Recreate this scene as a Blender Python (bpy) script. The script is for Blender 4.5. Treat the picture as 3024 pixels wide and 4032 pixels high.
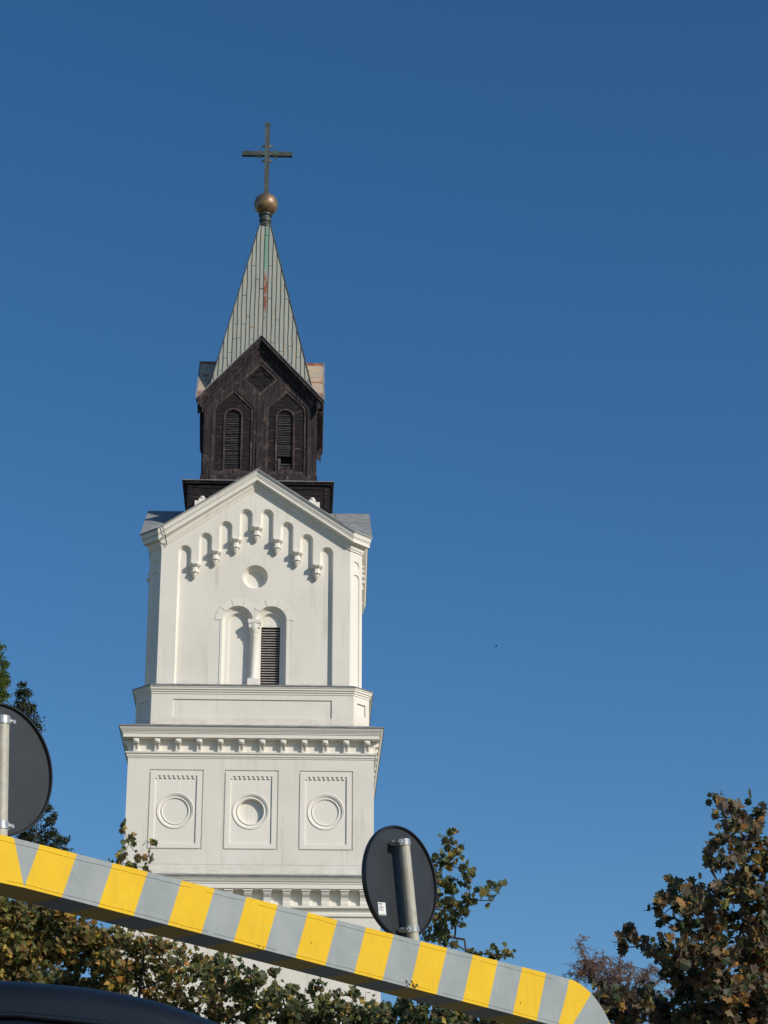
import bpy, bmesh, math, random
from mathutils import Vector, Matrix
from mathutils.geometry import tessellate_polygon
PI = math.pi
random.seed(7)
scn = bpy.context.scene
for o in list(bpy.data.objects): bpy.data.objects.remove(o)
COL = scn.collection

# ---------------------------------------------------------------- camera, sky, sun, exposure
CAM = Vector((1.353, -71.266, 1.6)); FPX = 9000.0
RX = Vector((0.9992054, -0.0398510, -0.00072830)); UPV = Vector((-0.0145504, -0.3817187, 0.9241640)); FW = Vector((0.0371069, 0.9234190, 0.3819952))
cam = bpy.data.cameras.new('camera'); camo = bpy.data.objects.new('camera', cam); COL.objects.link(camo)
cam.sensor_fit = 'HORIZONTAL'; cam.sensor_width = 36; cam.lens = FPX / 3024 * 36
cam.clip_start = 0.3; cam.clip_end = 5000
camo.matrix_world = Matrix(((RX.x, UPV.x, -FW.x, CAM.x), (RX.y, UPV.y, -FW.y, CAM.y), (RX.z, UPV.z, -FW.z, CAM.z), (0, 0, 0, 1)))
scn.camera = camo
SUN_AZ, SUN_EL = math.radians(50), math.radians(29)     # azimuth from the facade normal (-Y) towards +X
sdir = Vector((math.sin(SUN_AZ) * math.cos(SUN_EL), -math.cos(SUN_AZ) * math.cos(SUN_EL), math.sin(SUN_EL)))
w = bpy.data.worlds.new('World'); scn.world = w; w.use_nodes = True
nt = w.node_tree; nt.nodes.clear()
sky = nt.nodes.new('ShaderNodeTexSky'); sky.sky_type = 'NISHITA'; sky.sun_disc = False
sky.sun_elevation = SUN_EL; sky.sun_rotation = math.atan2(sdir.x, sdir.y)
sky.altitude = 0; sky.air_density = 1.0; sky.dust_density = 0.3; sky.ozone_density = 3.6
bg = nt.nodes.new('ShaderNodeBackground'); bg.inputs['Strength'].default_value = 0.10
wo = nt.nodes.new('ShaderNodeOutputWorld')
hs = nt.nodes.new('ShaderNodeHueSaturation'); hs.inputs['Saturation'].default_value = 1.24; hs.inputs['Value'].default_value = 1.0
nt.links.new(sky.outputs[0], hs.inputs['Color']); nt.links.new(hs.outputs[0], bg.inputs[0]); nt.links.new(bg.outputs[0], wo.inputs[0])
sl = bpy.data.lights.new('sun', 'SUN'); sl.energy = 4.0; sl.angle = math.radians(0.5); sl.color = (1.0, 0.92, 0.80)
so = bpy.data.objects.new('sun', sl); COL.objects.link(so); so.location = (30, -60, 50)
so.rotation_euler = (-sdir).to_track_quat('-Z', 'Y').to_euler()
vs = scn.view_settings; vs.view_transform = 'Standard'; vs.look = 'None'; vs.gamma = 1; vs.use_curve_mapping = False; vs.exposure = 0.0
scn.display_settings.display_device = 'sRGB'

def at(px, py, D):                      # a point D metres away along the optical axis
    return CAM + (FW + RX * ((px - 1512) / FPX) - UPV * ((py - 2016) / FPX)) * D

# ---------------------------------------------------------------- materials
def lin(h):
    return tuple(((c / 255) / 12.92 if c / 255 <= .04045 else ((c / 255 + .055) / 1.055) ** 2.4) for c in h) + (1,)
def base_mat(name, rough=.8, metal=0.0):
    m = bpy.data.materials.new(name); m.use_nodes = True
    b = m.node_tree.nodes['Principled BSDF']; b.inputs['Roughness'].default_value = rough; b.inputs['Metallic'].default_value = metal
    return m, m.node_tree, b
def N(t, kind, **kw):
    n = t.nodes.new(kind)
    for k, v in kw.items():
        if k in n.inputs: n.inputs[k].default_value = v
        else: setattr(n, k, v)
    return n
def coords(t, scale=(1, 1, 1), rot=(0, 0, 0)):
    tc = N(t, 'ShaderNodeTexCoord'); mp = N(t, 'ShaderNodeMapping')
    mp.inputs['Scale'].default_value = scale; mp.inputs['Rotation'].default_value = rot
    t.links.new(tc.outputs['Object'], mp.inputs[0]); return mp.outputs[0]
def ramp(t, fac, stops, interp='LINEAR'):
    r = N(t, 'ShaderNodeValToRGB'); r.color_ramp.interpolation = interp
    e = r.color_ramp.elements
    while len(e) > 1: e.remove(e[-1])
    e[0].position, e[0].color = stops[0][0], tuple(stops[0][1][:3]) + (1,)
    for p, c in stops[1:]:
        x = e.new(p); x.color = tuple(c[:3]) + (1,)
    t.links.new(fac, r.inputs[0]); return r.outputs[0]
def mix(t, fac, a, b, mode='MIX'):
    m = N(t, 'ShaderNodeMix'); m.data_type = 'RGBA'; m.blend_type = mode
    for s, v in ((m.inputs[0], fac), (m.inputs[6], a), (m.inputs[7], b)):
        if hasattr(v, 'is_linked'): t.links.new(v, s)
        else: s.default_value = v
    return m.outputs[2]
def noise(t, vec, scale, detail=5, rough=.6):
    n = N(t, 'ShaderNodeTexNoise'); n.inputs['Scale'].default_value = scale; n.inputs['Detail'].default_value = detail; n.inputs['Roughness'].default_value = rough
    t.links.new(vec, n.inputs['Vector']); return n.outputs[0]
def bump(t, b, h, strength=.3, dist=.02):
    n = N(t, 'ShaderNodeBump'); n.inputs['Strength'].default_value = strength; n.inputs['Distance'].default_value = dist
    t.links.new(h, n.inputs['Height']); t.links.new(n.outputs[0], b.inputs['Normal'])
def plaster(name, col=(.74, .725, .67), stain=.35):
    m, t, b = base_mat(name, .9)
    v = coords(t); big = noise(t, v, .55, 6); fine = noise(t, v, 14, 6)
    streak = noise(t, coords(t, (2.2, 2.2, .16)), 2.0, 7, .65)
    dark = (col[0] * .80, col[1] * .79, col[2] * .76)
    c1 = mix(t, ramp(t, big, [(.38, (0, 0, 0)), (.72, (stain,) * 3)]), col + (1,), dark + (1,))
    c2 = mix(t, ramp(t, streak, [(.56, (0, 0, 0)), (.78, (stain * 1.3,) * 3)]), c1, (col[0] * .62, col[1] * .58, col[2] * .50, 1))
    sx = N(t, 'ShaderNodeSeparateXYZ'); t.links.new(coords(t), sx.inputs[0])
    dn = noise(t, coords(t, (1.2, 1.2, 3.0)), 2.6, 8, .7); tot = None
    for z0, z1 in ((17.6, 18.25), (22.35, 22.75), (23.7, 24.0)):   # rain splash dirt above the ledges
        mr = N(t, 'ShaderNodeMapRange'); t.links.new(sx.outputs[2], mr.inputs[0])
        mr.inputs[1].default_value = z0; mr.inputs[2].default_value = z1; mr.inputs[3].default_value = 1; mr.inputs[4].default_value = 0
        gt = N(t, 'ShaderNodeMath', operation='GREATER_THAN'); t.links.new(sx.outputs[2], gt.inputs[0]); gt.inputs[1].default_value = z0 - .1
        q = N(t, 'ShaderNodeMath', operation='MULTIPLY'); t.links.new(mr.outputs[0], q.inputs[0]); t.links.new(gt.outputs[0], q.inputs[1])
        if tot is None: tot = q.outputs[0]
        else:
            a_ = N(t, 'ShaderNodeMath', operation='MAXIMUM'); t.links.new(tot, a_.inputs[0]); t.links.new(q.outputs[0], a_.inputs[1]); tot = a_.outputs[0]
    q = N(t, 'ShaderNodeMath', operation='MULTIPLY'); t.links.new(tot, q.inputs[0]); t.links.new(ramp(t, dn, [(.44, (0, 0, 0)), (.72, (1, 1, 1))]), q.inputs[1])
    c2 = mix(t, q.outputs[0], c2, (col[0] * .66, col[1] * .63, col[2] * .58, 1))
    t.links.new(c2, b.inputs['Base Color']); bump(t, b, fine, .25, .01)
    return m
def wood(name, a=(.008, .008, .0115), bcol=(.030, .025, .029), pale=(.14, .09, .075), scale=(1, 1, 9)):
    m, t, b = base_mat(name, .85); b.inputs['Specular IOR Level'].default_value = .12
    v = coords(t, scale); g = noise(t, v, 2.2, 8, .7); g2 = noise(t, coords(t, (1, 1, scale[2] ** .45)), 3.4, 8, .72)
    c = ramp(t, g, [(.40, a), (.60, bcol)])
    c = mix(t, ramp(t, g2, [(.55, (0, 0, 0)), (.70, (.75,) * 3)]), c, pale + (1,))
    sx = N(t, 'ShaderNodeSeparateXYZ'); t.links.new(coords(t), sx.inputs[0])
    if scale[2] > 3:                                           # joints between the horizontal boards
        fr = N(t, 'ShaderNodeMath', operation='FRACT'); mu = N(t, 'ShaderNodeMath', operation='MULTIPLY'); mu.inputs[1].default_value = 6.2
        t.links.new(sx.outputs[2], mu.inputs[0]); t.links.new(mu.outputs[0], fr.inputs[0])
        c = mix(t, ramp(t, fr.outputs[0], [(0, (1, 1, 1)), (.07, (.8,) * 3), (.12, (0, 0, 0))]), c, (.003, .003, .004, 1))
    t.links.new(c, b.inputs['Base Color']); bump(t, b, g, .5, .02)
    return m
def metal_sheet(name, cols, rust=.6, rough=.5, scale=(1, 1, .25), rcol=((.16, .035, .015), (.34, .13, .045)), metal=.25, rscale=1.6, ridge=False):
    m, t, b = base_mat(name, rough, metal)
    v = coords(t, scale); g = noise(t, v, 3.5, 6, .6); r = noise(t, coords(t, (1.0, 1.0, scale[2])), rscale, 7, .62)
    c = ramp(t, g, [(.3, cols[0]), (.5, cols[1]), (.7, cols[2])])
    rc = ramp(t, noise(t, coords(t), 6, 4), [(.35, rcol[0]), (.65, rcol[1])])
    c = mix(t, ramp(t, r, [(rust, (0, 0, 0)), (rust + .10, (1, 1, 1))]), c, rc)
    if ridge:
        sx = N(t, 'ShaderNodeSeparateXYZ'); t.links.new(coords(t), sx.inputs[0]); zz = N(t, 'ShaderNodeMath', operation='MULTIPLY_ADD')
        t.links.new(r, zz.inputs[0]); zz.inputs[1].default_value = .35; t.links.new(sx.outputs[2], zz.inputs[2])
        mr = N(t, 'ShaderNodeMapRange'); t.links.new(zz.outputs[0], mr.inputs[0]); mr.inputs[1].default_value = 34.2; mr.inputs[2].default_value = 37.0
        c = mix(t, ramp(t, mr.outputs[0], [(0, (.8,) * 3), (.20, (.75,) * 3), (.25, (0, 0, 0)), (.44, (0, 0, 0)), (.47, (.7,) * 3), (.50, (0, 0, 0)), (.855, (0, 0, 0)), (.87, (.95,) * 3), (1, (.9,) * 3)]), c, rc)
    t.links.new(c, b.inputs['Base Color']); bump(t, b, g, .15, .01)
    return m
def simple(name, col, rough=.6, metal=0, var=.25, scale=6, bmp=.1):
    m, t, b = base_mat(name, rough, metal)
    g = noise(t, coords(t), scale, 5)
    c = ramp(t, g, [(.3, tuple(x * (1 - var) for x in col)), (.7, tuple(min(1, x * (1 + var)) for x in col))])
    t.links.new(c, b.inputs['Base Color'])
    if bmp: bump(t, b, g, bmp, .01)
    return m
def leafmat(name, stops, trans=.48, rough=.5, gain=2.15):
    m = bpy.data.materials.new(name); m.use_nodes = True; t = m.node_tree; t.nodes.clear()
    out = N(t, 'ShaderNodeOutputMaterial'); g = N(t, 'ShaderNodeNewGeometry')
    c = ramp(t, g.outputs['Random Per Island'], [(q, tuple(min(.8, x * gain) for x in cc[:3])) for q, cc in stops])
    c = mix(t, ramp(t, noise(t, coords(t), 9, 4), [(.45, (0, 0, 0)), (.7, (.5, .5, .5))]), c, (.10, .055, .02, 1))
    p = N(t, 'ShaderNodeBsdfPrincipled'); p.inputs['Roughness'].default_value = rough; p.inputs['Specular IOR Level'].default_value = .3
    tr = N(t, 'ShaderNodeBsdfTranslucent'); ms = N(t, 'ShaderNodeMixShader'); ms.inputs[0].default_value = trans
    t.links.new(c, p.inputs['Base Color']); t.links.new(c, tr.inputs['Color'])
    t.links.new(p.outputs[0], ms.inputs[1]); t.links.new(tr.outputs[0], ms.inputs[2]); t.links.new(ms.outputs[0], out.inputs[0])
    return m
M = {}
M['wall'] = plaster('white_plaster', (.735, .705, .64), .5)
M['trim'] = plaster('white_plaster_trim', (.765, .735, .67), .3)
M['wood'] = wood('weathered_dark_boards')
M['woodv'] = wood('weathered_dark_uprights', a=(.017, .015, .019), scale=(7, 7, .5), bcol=(.056, .045, .047), pale=(.19, .135, .115))
M['woodstrip'] = wood('worn_brown_moulding', a=(.030, .025, .026), bcol=(.085, .064, .058), pale=(.22, .16, .13), scale=(5, 5, 1.2))
M['slat'] = wood('weathered_slats', a=(.06, .057, .06), bcol=(.14, .13, .13), pale=(.28, .25, .23), scale=(.6, 1, 6))
M['black'] = simple('shade_black', (.006, .006, .008), .9)  # near-black colour put in place of unlit depth
M['wslat'] = simple('pale_wood_slats', (.50, .47, .44), .8)
M['flash'] = metal_sheet('grey_zinc_flashing', ((.12, .13, .14), (.20, .21, .22), (.30, .31, .31)), .9, .6, metal=0)
M['zroof'] = metal_sheet('grey_zinc_roof', ((.17, .18, .185), (.23, .24, .24), (.31, .31, .30)), .9, .65, (1, 1, 1), metal=0)
M['rustroof'] = metal_sheet('rusty_zinc_roof', ((.33, .30, .25), (.43, .34, .25), (.50, .33, .19)), .56, .65, (.6, .6, 1.6), ((.11, .030, .020), (.34, .12, .05)), 0, 2.2, True)
M['copper_dark'] = metal_sheet('dark_patinated_copper', ((.030, .036, .034), (.055, .066, .060), (.09, .13, .11)), .9, .55)
M['seam'] = simple('seam_shadow_dark', (.03, .035, .032), .6)  # ribs coloured dark to paint in the shadow lines of the seams
def spire_mat():
    m, t, b = base_mat('patinated_zinc_strips', .6, 0)
    tc = N(t, 'ShaderNodeTexCoord')
    v = coords(t, (6.9, .01, .35)); cell = noise(t, v, 1.0, 2)
    g = noise(t, coords(t, (2.5, 2.5, .6)), 2.0, 6)
    c = ramp(t, cell, [(.30, (.235, .265, .235)), (.5, (.345, .355, .295)), (.62, (.30, .32, .28)), (.75, (.23, .32, .25))])
    c = mix(t, ramp(t, g, [(.4, (0, 0, 0)), (.75, (.7,) * 3)]), c, (.27, .29, .28, 1))
    # rust streaks: long in z, and a big stain on the upper middle strip
    r = noise(t, coords(t, (8, 8, .75)), 1.0, 7, .65)
    c = mix(t, ramp(t, r, [(.57, (0, 0, 0)), (.70, (.85,) * 3)]), c, (.44, .27, .12, 1))
    sx = N(t, 'ShaderNodeSeparateXYZ'); t.links.new(tc.outputs['Object'], sx.inputs[0])
    def band(src, lo, hi, soft):
        mr = N(t, 'ShaderNodeMapRange'); mr.interpolation_type = 'SMOOTHSTEP'; t.links.new(src, mr.inputs[0])
        mr.inputs[1].default_value = lo - soft; mr.inputs[2].default_value = lo + soft
        mr2 = N(t, 'ShaderNodeMapRange'); mr2.interpolation_type = 'SMOOTHSTEP'; t.links.new(src, mr2.inputs[0])
        mr2.inputs[1].default_value = hi - soft; mr2.inputs[2].default_value = hi + soft; mr2.inputs[3].default_value = 1; mr2.inputs[4].default_value = 0
        q = N(t, 'ShaderNodeMath', operation='MULTIPLY'); t.links.new(mr.outputs[0], q.inputs[0]); t.links.new(mr2.outputs[0], q.inputs[1]); return q.outputs[0]
    bx = band(sx.outputs[0], .01, .13, .03); bz = band(sx.outputs[2], 38.1, 39.7, .25)
    q = N(t, 'ShaderNodeMath', operation='MULTIPLY'); t.links.new(bx, q.inputs[0]); t.links.new(bz, q.inputs[1])
    q2 = N(t, 'ShaderNodeMath', operation='MULTIPLY'); t.links.new(q.outputs[0], q2.inputs[0])
    t.links.new(ramp(t, noise(t, coords(t, (5, 5, 1.4)), 2.2, 6), [(.36, (0, 0, 0)), (.5, (1, 1, 1))]), q2.inputs[1])
    c = mix(t, q2.outputs[0], c, (.23, .065, .030, 1))
    bg_ = band(sx.outputs[0], -.02, .12, .02); bz2 = band(sx.outputs[2], 39.9, 41.9, .2)
    q3 = N(t, 'ShaderNodeMath', operation='MULTIPLY'); t.links.new(bg_, q3.inputs[0]); t.links.new(bz2, q3.inputs[1])
    c = mix(t, q3.outputs[0], c, (.15, .29, .22, 1))
    t.links.new(c, b.inputs['Base Color']); bump(t, b, g, .2, .01)
    return m
M['spire'] = spire_mat()
def ball_mat():
    m, t, b = base_mat('worn_gilded_copper', .46, .6)
    g = noise(t, coords(t, (1, 1, 1)), 4, 7)
    t.links.new(ramp(t, g, [(.35, (.17, .12, .085)), (.6, (.33, .21, .11)), (.75, (.46, .30, .12))]), b.inputs['Base Color'])
    bump(t, b, g, .2, .01); return m
M['ball'] = ball_mat()

# ---------------------------------------------------------------- mesh helpers
class MB:
    def __init__(s): s.v = []; s.f = []
    def add(s, vs, fs, T=None):
        k = len(s.v); s.v += [tuple(T @ Vector(p)) if T is not None else tuple(p) for p in vs]
        s.f += [tuple(i + k for i in f) for f in fs]; return s
    def box(s, a, b, T=None, taper=None):
        x0, y0, z0 = a; x1, y1, z1 = b
        vs = [(x0, y0, z0), (x1, y0, z0), (x1, y1, z0), (x0, y1, z0), (x0, y0, z1), (x1, y0, z1), (x1, y1, z1), (x0, y1, z1)]
        return s.add(vs, [(0, 3, 2, 1), (4, 5, 6, 7), (0, 1, 5, 4), (1, 2, 6, 5), (2, 3, 7, 6), (3, 0, 4, 7)], T)
    def plate(s, outline, holes, y, depth, T=None, back=False):
        # a wall sheet facing -Y with openings; holes: polygon or (polygon, splay)
        H = [(h if isinstance(h, tuple) and isinstance(h[1], float) else (h, 0.0)) for h in holes]
        polys = [[Vector((a, b, 0)) for a, b in p] for p in [outline] + [h[0] for h in H]]
        tri = tessellate_polygon(polys); flat = [q for p in polys for q in p]
        vs = [(q.x, y, q.y) for q in flat]; fs = []
        for a, b, c in tri:
            n = (flat[b] - flat[a]).cross(flat[c] - flat[a]).z
            if abs(n) < 1e-10: continue
            fs.append((a, b, c) if n > 0 else (a, c, b))
        s.add(vs, fs, T)
        for k, (p, sp) in enumerate([(outline, 0.0)] + H):
            if k == 0 and not back: continue
            ar = sum(p[i][0] * p[(i + 1) % len(p)][1] - p[(i + 1) % len(p)][0] * p[i][1] for i in range(len(p)))
            p = p if ar > 0 else p[::-1]
            q = inset(p, sp) if sp else p
            n = len(p); vs = [(a, y, b) for a, b in p] + [(a, y + depth, b) for a, b in q]
            fs = [(i, i + n, (i + 1) % n + n, (i + 1) % n) if k else (i, (i + 1) % n, (i + 1) % n + n, i + n) for i in range(n)]
            s.add(vs, fs, T)
        return s
    def lathe(s, prof, n=24, T=None, a0=0, a1=2 * PI):     # profile (r, z) around Z
        full = abs(a1 - a0 - 2 * PI) < 1e-6; m = n if full else n + 1
        vs = [(r * math.cos(a0 + (a1 - a0) * i / n), r * math.sin(a0 + (a1 - a0) * i / n), z) for r, z in prof for i in range(m)]
        fs = []
        for j in range(len(prof) - 1):
            for i in range(n):
                i2 = (i + 1) % m
                fs.append((j * m + i, j * m + i2, (j + 1) * m + i2, (j + 1) * m + i))
        return s.add(vs, fs, T)
    def sweep(s, ringfn, prof, T=None):                     # ringfn(p, z) -> closed list of points
        rings = [ringfn(p, z) for p, z in prof]; n = len(rings[0])
        vs = [q for r in rings for q in r]; fs = []
        for j in range(len(prof) - 1):
            for i in range(n):
                fs.append((j * n + i, (j + 1) * n + i, (j + 1) * n + (i + 1) % n, j * n + (i + 1) % n))
        return s.add(vs, fs, T)
    def tube(s, pts, rad, n=8, caps=True):
        pts = [Vector(p) for p in pts]; rr = rad if isinstance(rad, (list, tuple)) else [rad] * len(pts)
        vs = []; prev = None
        for i, p in enumerate(pts):
            d = (pts[min(i + 1, len(pts) - 1)] - pts[max(i - 1, 0)]).normalized()
            u = (prev - d * prev.dot(d)) if prev is not None else d.orthogonal()
            if u.length < 1e-6: u = d.orthogonal()
            u.normalize(); prev = u; v = d.cross(u)
            for k in range(n):
                a = 2 * PI * k / n; q = p + (u * math.cos(a) + v * math.sin(a)) * rr[i]; vs.append(tuple(q))
        fs = [(j * n + k, j * n + (k + 1) % n, (j + 1) * n + (k + 1) % n, (j + 1) * n + k) for j in range(len(pts) - 1) for k in range(n)]
        if caps: fs += [tuple(range(n))[::-1], tuple((len(pts) - 1) * n + k for k in range(n))]
        return s.add(vs, fs)
    def mesh(s, name, mat, smooth=False, auto=None):
        me = bpy.data.meshes.new(name); me.from_pydata(s.v, [], s.f); me.materials.append(mat); me.update()
        if smooth: me.polygons.foreach_set('use_smooth', [True] * len(me.polygons))
        if auto: me.set_sharp_from_angle(angle=math.radians(auto))
        return me
    def build(s, name, mat, parent=None, smooth=False, auto=None):
        return link(name, s.mesh(name, mat, smooth or bool(auto), auto), parent)
def link(name, me, parent=None, loc=None, rz=0):
    o = bpy.data.objects.new(name, me); COL.objects.link(o)
    if parent is not None: o.parent = parent
    if loc: o.location = loc
    o.rotation_euler.z = rz
    return o
def tag(o, label=None, cat=None, group=None, kind=None):
    for k, v in (('label', label), ('category', cat), ('group', group), ('kind', kind)):
        if v: o[k] = v
    return o
def thing(name, label, cat, loc=(0, 0, 0), rz=0, group=None):
    o = bpy.data.objects.new(name, None); COL.objects.link(o); o.location = loc; o.rotation_euler.z = rz
    o.empty_display_size = .3
    return tag(o, label, cat, group)
def copy_tree(o, parent=None):
    c = o.copy(); COL.objects.link(c)
    if parent is not None: c.parent = parent
    for ch in [x for x in bpy.data.objects if x.parent == o]: copy_tree(ch, c)
    return c
def inset(p, d):
    n = len(p); out = []
    for i in range(n):
        a, b, c = Vector(p[i - 1]), Vector(p[i]), Vector(p[(i + 1) % n])
        e1 = (b - a).normalized(); e2 = (c - b).normalized()
        n1 = Vector((-e1.y, e1.x)); n2 = Vector((-e2.y, e2.x)); m = n1 + n2
        if m.length < 1e-6: m = n1
        m.normalize(); k = d / max(.5, m.dot(n1)); out.append((b.x + m.x * k, b.y + m.y * k))
    return out
def arc(cx, cz, r, a0, a1, n=14): return [(cx + r * math.cos(a0 + (a1 - a0) * i / n), cz + r * math.sin(a0 + (a1 - a0) * i / n)) for i in range(n + 1)]
def clipx(p, s, lim=.004):
    out = []
    for i in range(len(p)):
        a, c = p[i], p[(i + 1) % len(p)]; ia, ic = a[0] * s > lim, c[0] * s > lim
        if ia: out.append(a)
        if ia != ic:
            f = (s * lim - a[0]) / (c[0] - a[0]); out.append((s * lim, a[1] + (c[1] - a[1]) * f))
    return out
def circ(cx, cz, r, n=40): return [(cx + r * math.cos(2 * PI * i / n), cz + r * math.sin(2 * PI * i / n)) for i in range(n)]
def archp(cx, r, zs, zb): return [(cx - r, zb), (cx + r, zb)] + arc(cx, zs, r, 0, PI, 18)
def rect(x0, x1, z0, z1): return [(x0, z0), (x1, z0), (x1, z1), (x0, z1)]
RZ = [Matrix.Rotation(k * PI / 2, 4, 'Z') for k in range(4)]
RC = [Matrix.Rotation(k * PI / 2 + PI / 4, 4, 'Z') for k in range(4)]
FACEY = Matrix.Rotation(PI / 2, 4, 'X')                      # lathe axis Z -> -Y
def sqring(h0):
    return lambda p, z: [((h0 + p) * a, (h0 + p) * b, z) for a, b in ((-1, -1), (1, -1), (1, 1), (-1, 1))]
T225 = math.tan(PI / 8)
def octring(c, d, dz=None):
    def f(p, z):
        C, D = c + p * T225, d + p
        return [(-C, -D, z), (C, -D, z), (D, -C, z), (D, C, z), (C, D, z), (-C, D, z), (-D, C, z), (-D, -C, z)]
    return f
def gabring(c, d, ze, za):                                    # closed ring following eaves and gables; z argument = drop below the line
    def f(p, q):
        C, D = c + p * T225, d + p
        return [(-C, -D, ze - q), (0, -D, za - q), (C, -D, ze - q), (D, -C, ze - q), (D, 0, za - q), (D, C, ze - q),
                (C, D, ze - q), (0, D, za - q), (-C, D, ze - q), (-D, C, ze - q), (-D, 0, za - q), (-D, -C, ze - q)]
    return f

# ================================================================ the church
church = thing('church', 'white plastered church with tall tower, dark timber belfry and green zinc spire with cross', 'church')

# ---- lowest storey and nave
b = MB()
for T in RZ: b.plate(rect(-3.95, 3.95, 0, 16.38), [], -3.95, .1, T)
b.build('base_wall', M['wall'], church)
b = MB(); b.sweep(sqring(3.95), [(0, 16.38), (.05, 16.42), (.05, 16.50), (-.02, 16.54), (.02, 16.60), (.10, 16.66), (.10, 16.72), (-.15, 16.73)])
b.build('architrave', M['trim'], church, auto=30)
b = MB()
for T in RZ: b.plate(rect(-3.80, 3.80, 16.70, 17.24), [], -3.80, .1, T)
b.build('frieze', M['wall'], church)
b = MB(); b.sweep(sqring(3.80), [(0, 17.22), (.30, 17.225), (.30, 17.36), (.32, 17.37), (.32, 17.41), (.35, 17.43), (.37, 17.49), (.40, 17.52), (.42, 17.56)])
b.build('lower_cornice', M['trim'], church, auto=30)
b = MB(); b.sweep(sqring(3.80), [(.42, 17.56), (.44, 17.56), (.44, 17.585), (-.06, 17.74)])
b.build('lower_flashing', M['flash'], church)
m_ = MB()                                                      # modillion: side profile extruded
prof = [(0, 0), (-.07, .02), (-.10, .09), (-.10, .17), (-.13, .26), (-.20, .33), (-.23, .38), (-.25, .44), (-.25, .49), (0, .49)]
n = len(prof)
for sx in (-.115, .115): m_.v += [(sx, y, z) for y, z in prof]
m_.f += [tuple(range(n)), tuple(range(2 * n - 1, n - 1, -1))] + [(i, i + n, (i + 1) % n + n, (i + 1) % n)[::-1] for i in range(n)]
m_.box((-.14, -.275, .435), (.14, 0, .475))
mod_me = m_.mesh('modillion', M['trim'])
for k in range(4):
    for i in range(13):
        x = -3.45 + i * .575
        link('modillion', mod_me, church, tuple(RZ[k] @ Vector((x, -3.797, 16.733))), k * PI / 2)

# ---- main storey with round medallions
CX = (-2.26, .02, 2.29)
b = MB()
for T in RZ: b.box((-3.751, -3.7535, 18.012), (3.751, -3.74, 18.02), T)
b.build('render_joint', simple('grey_joint', (.45, .43, .40), .9), church)
b = MB()
for T in RZ: b.plate(rect(-3.75, 3.75, 17.60, 21.30), [rect(c - .825, c + .825, 18.47, 20.95) for c in CX], -3.75, .06, T)
b.build('main_wall', M['wall'], church)
def dentil_rect(c):
    x0, x1, z0, z1 = c - .635, c + .635, 18.65, 20.76
    pts = [(x0, z0), (x1, z0), (x1, z1)]
    nT = 9; p = (x1 - x0) / nT
    for i in range(nT):
        xr = x1 - i * p
        pts += [(xr - p * .45, z1), (xr - p * .45, z1 - .085), (xr - p * .92, z1 - .085), (xr - p * .92, z1)] if i < nT - 1 else [(xr - p * .45, z1), (xr - p * .45, z1 - .085), (x0, z1 - .085)]
    return pts
panel_me = None
for k in range(4):
    for j, c in enumerate(CX):
        deep = .17 if j == 1 else .048
        fp = MB(); T = RZ[k]
        fp.plate(rect(c - .782, c + .782, 18.51, 20.905), [dentil_rect(c)], -3.753, .036, T, back=True)
        fp.plate(rect(c - .83, c + .83, 18.465, 20.955), [(circ(c, 19.67, .545), .02)], -3.717, .03, T)
        po = fp.build('wall_panel', M['trim'], church)
        md = MB()
        pr = [(.562, -.02), (.562, .012), (.553, .022), (.54, .022), (.53, .010), (.50, .008), (.47, -.022), (.45, -.034), (.438, -.036), (.43, -.018), (.415, -.010), (.40, -.014), (.392, -.03), (.388, -deep)]
        L = Matrix.Translation((c, -3.717, 19.67)) @ FACEY
        md.lathe([(r, z) for r, z in pr] + [(.001, -deep)], 48, T @ L)
        md.build('medallion', M['trim'], po, auto=35)
b = MB(); b.sweep(sqring(3.75), [(0, 21.29), (.02, 21.31), (.02, 21.355), (.045, 21.36), (.045, 21.41), (.08, 21.44), (.09, 21.485), (-.09, 21.49)])
b.build('belt_moulding', M['trim'], church, auto=30)
b = MB()
for T in RZ: b.plate(rect(-3.675, 3.675, 21.485, 21.93), [], -3.675, .1, T)
b.build('cornice_frieze', M['wall'], church)
b = MB(); b.sweep(sqring(3.75), [(-.08, 21.918), (.165, 21.92), (.165, 22.035), (.185, 22.04), (.185, 22.075), (.205, 22.08), (.205, 22.10), (.225, 22.115), (.245, 22.16), (.28, 22.205), (.285, 22.235)])
b.build('cornice', M['trim'], church, auto=30)
b = MB(); b.sweep(sqring(3.75), [(.285, 22.235), (.31, 22.235), (.31, 22.262), (-.14, 22.43)])
b.build('cornice_flashing', M['flash'], church)
br = MB()                                                       # carved bracket under the cornice
br.box((-.088, -.145, .255), (.088, .0, .41))
br.box((-.072, -.165, .285), (.072, -.145, .385))
for sx in (-.07, .035): br.add([(sx, -.055, .06), (sx + .035, -.055, .06), (sx + .035, -.11, .255), (sx, -.11, .255), (sx, 0, .06), (sx + .035, 0, .06), (sx + .035, 0, .255), (sx, 0, .255)],
       [(0, 1, 2, 3), (4, 7, 6, 5), (0, 3, 7, 4), (1, 5, 6, 2), (0, 4, 5, 1), (3, 2, 6, 7)])
br.add([(-.035, -.03, .06), (.035, -.03, .06), (.035, -.075, .255), (-.035, -.075, .255)], [(0, 1, 2, 3)])
br.box((-.075, -.075, -.005), (.075, 0, .06))
br.lathe([(.052, 0), (.052, .012), (.03, .016), (.001, .016)], 14, Matrix.Translation((0, -.165, .335)) @ FACEY)
br.lathe([(.03, 0), (.03, .012), (.001, .014)], 12, Matrix.Translation((0, -.075, .028)) @ FACEY)
br.v = [(x * 1.05, y * 1.32, z) for x, y, z in br.v]
br_me = br.mesh('bracket', M['trim'])
for k in range(4):
    for i in range(12):
        link('bracket', br_me, church, tuple(RZ[k] @ Vector((-3.52 + .6415 * i, -3.673, 21.495))), k * PI / 2)

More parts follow.
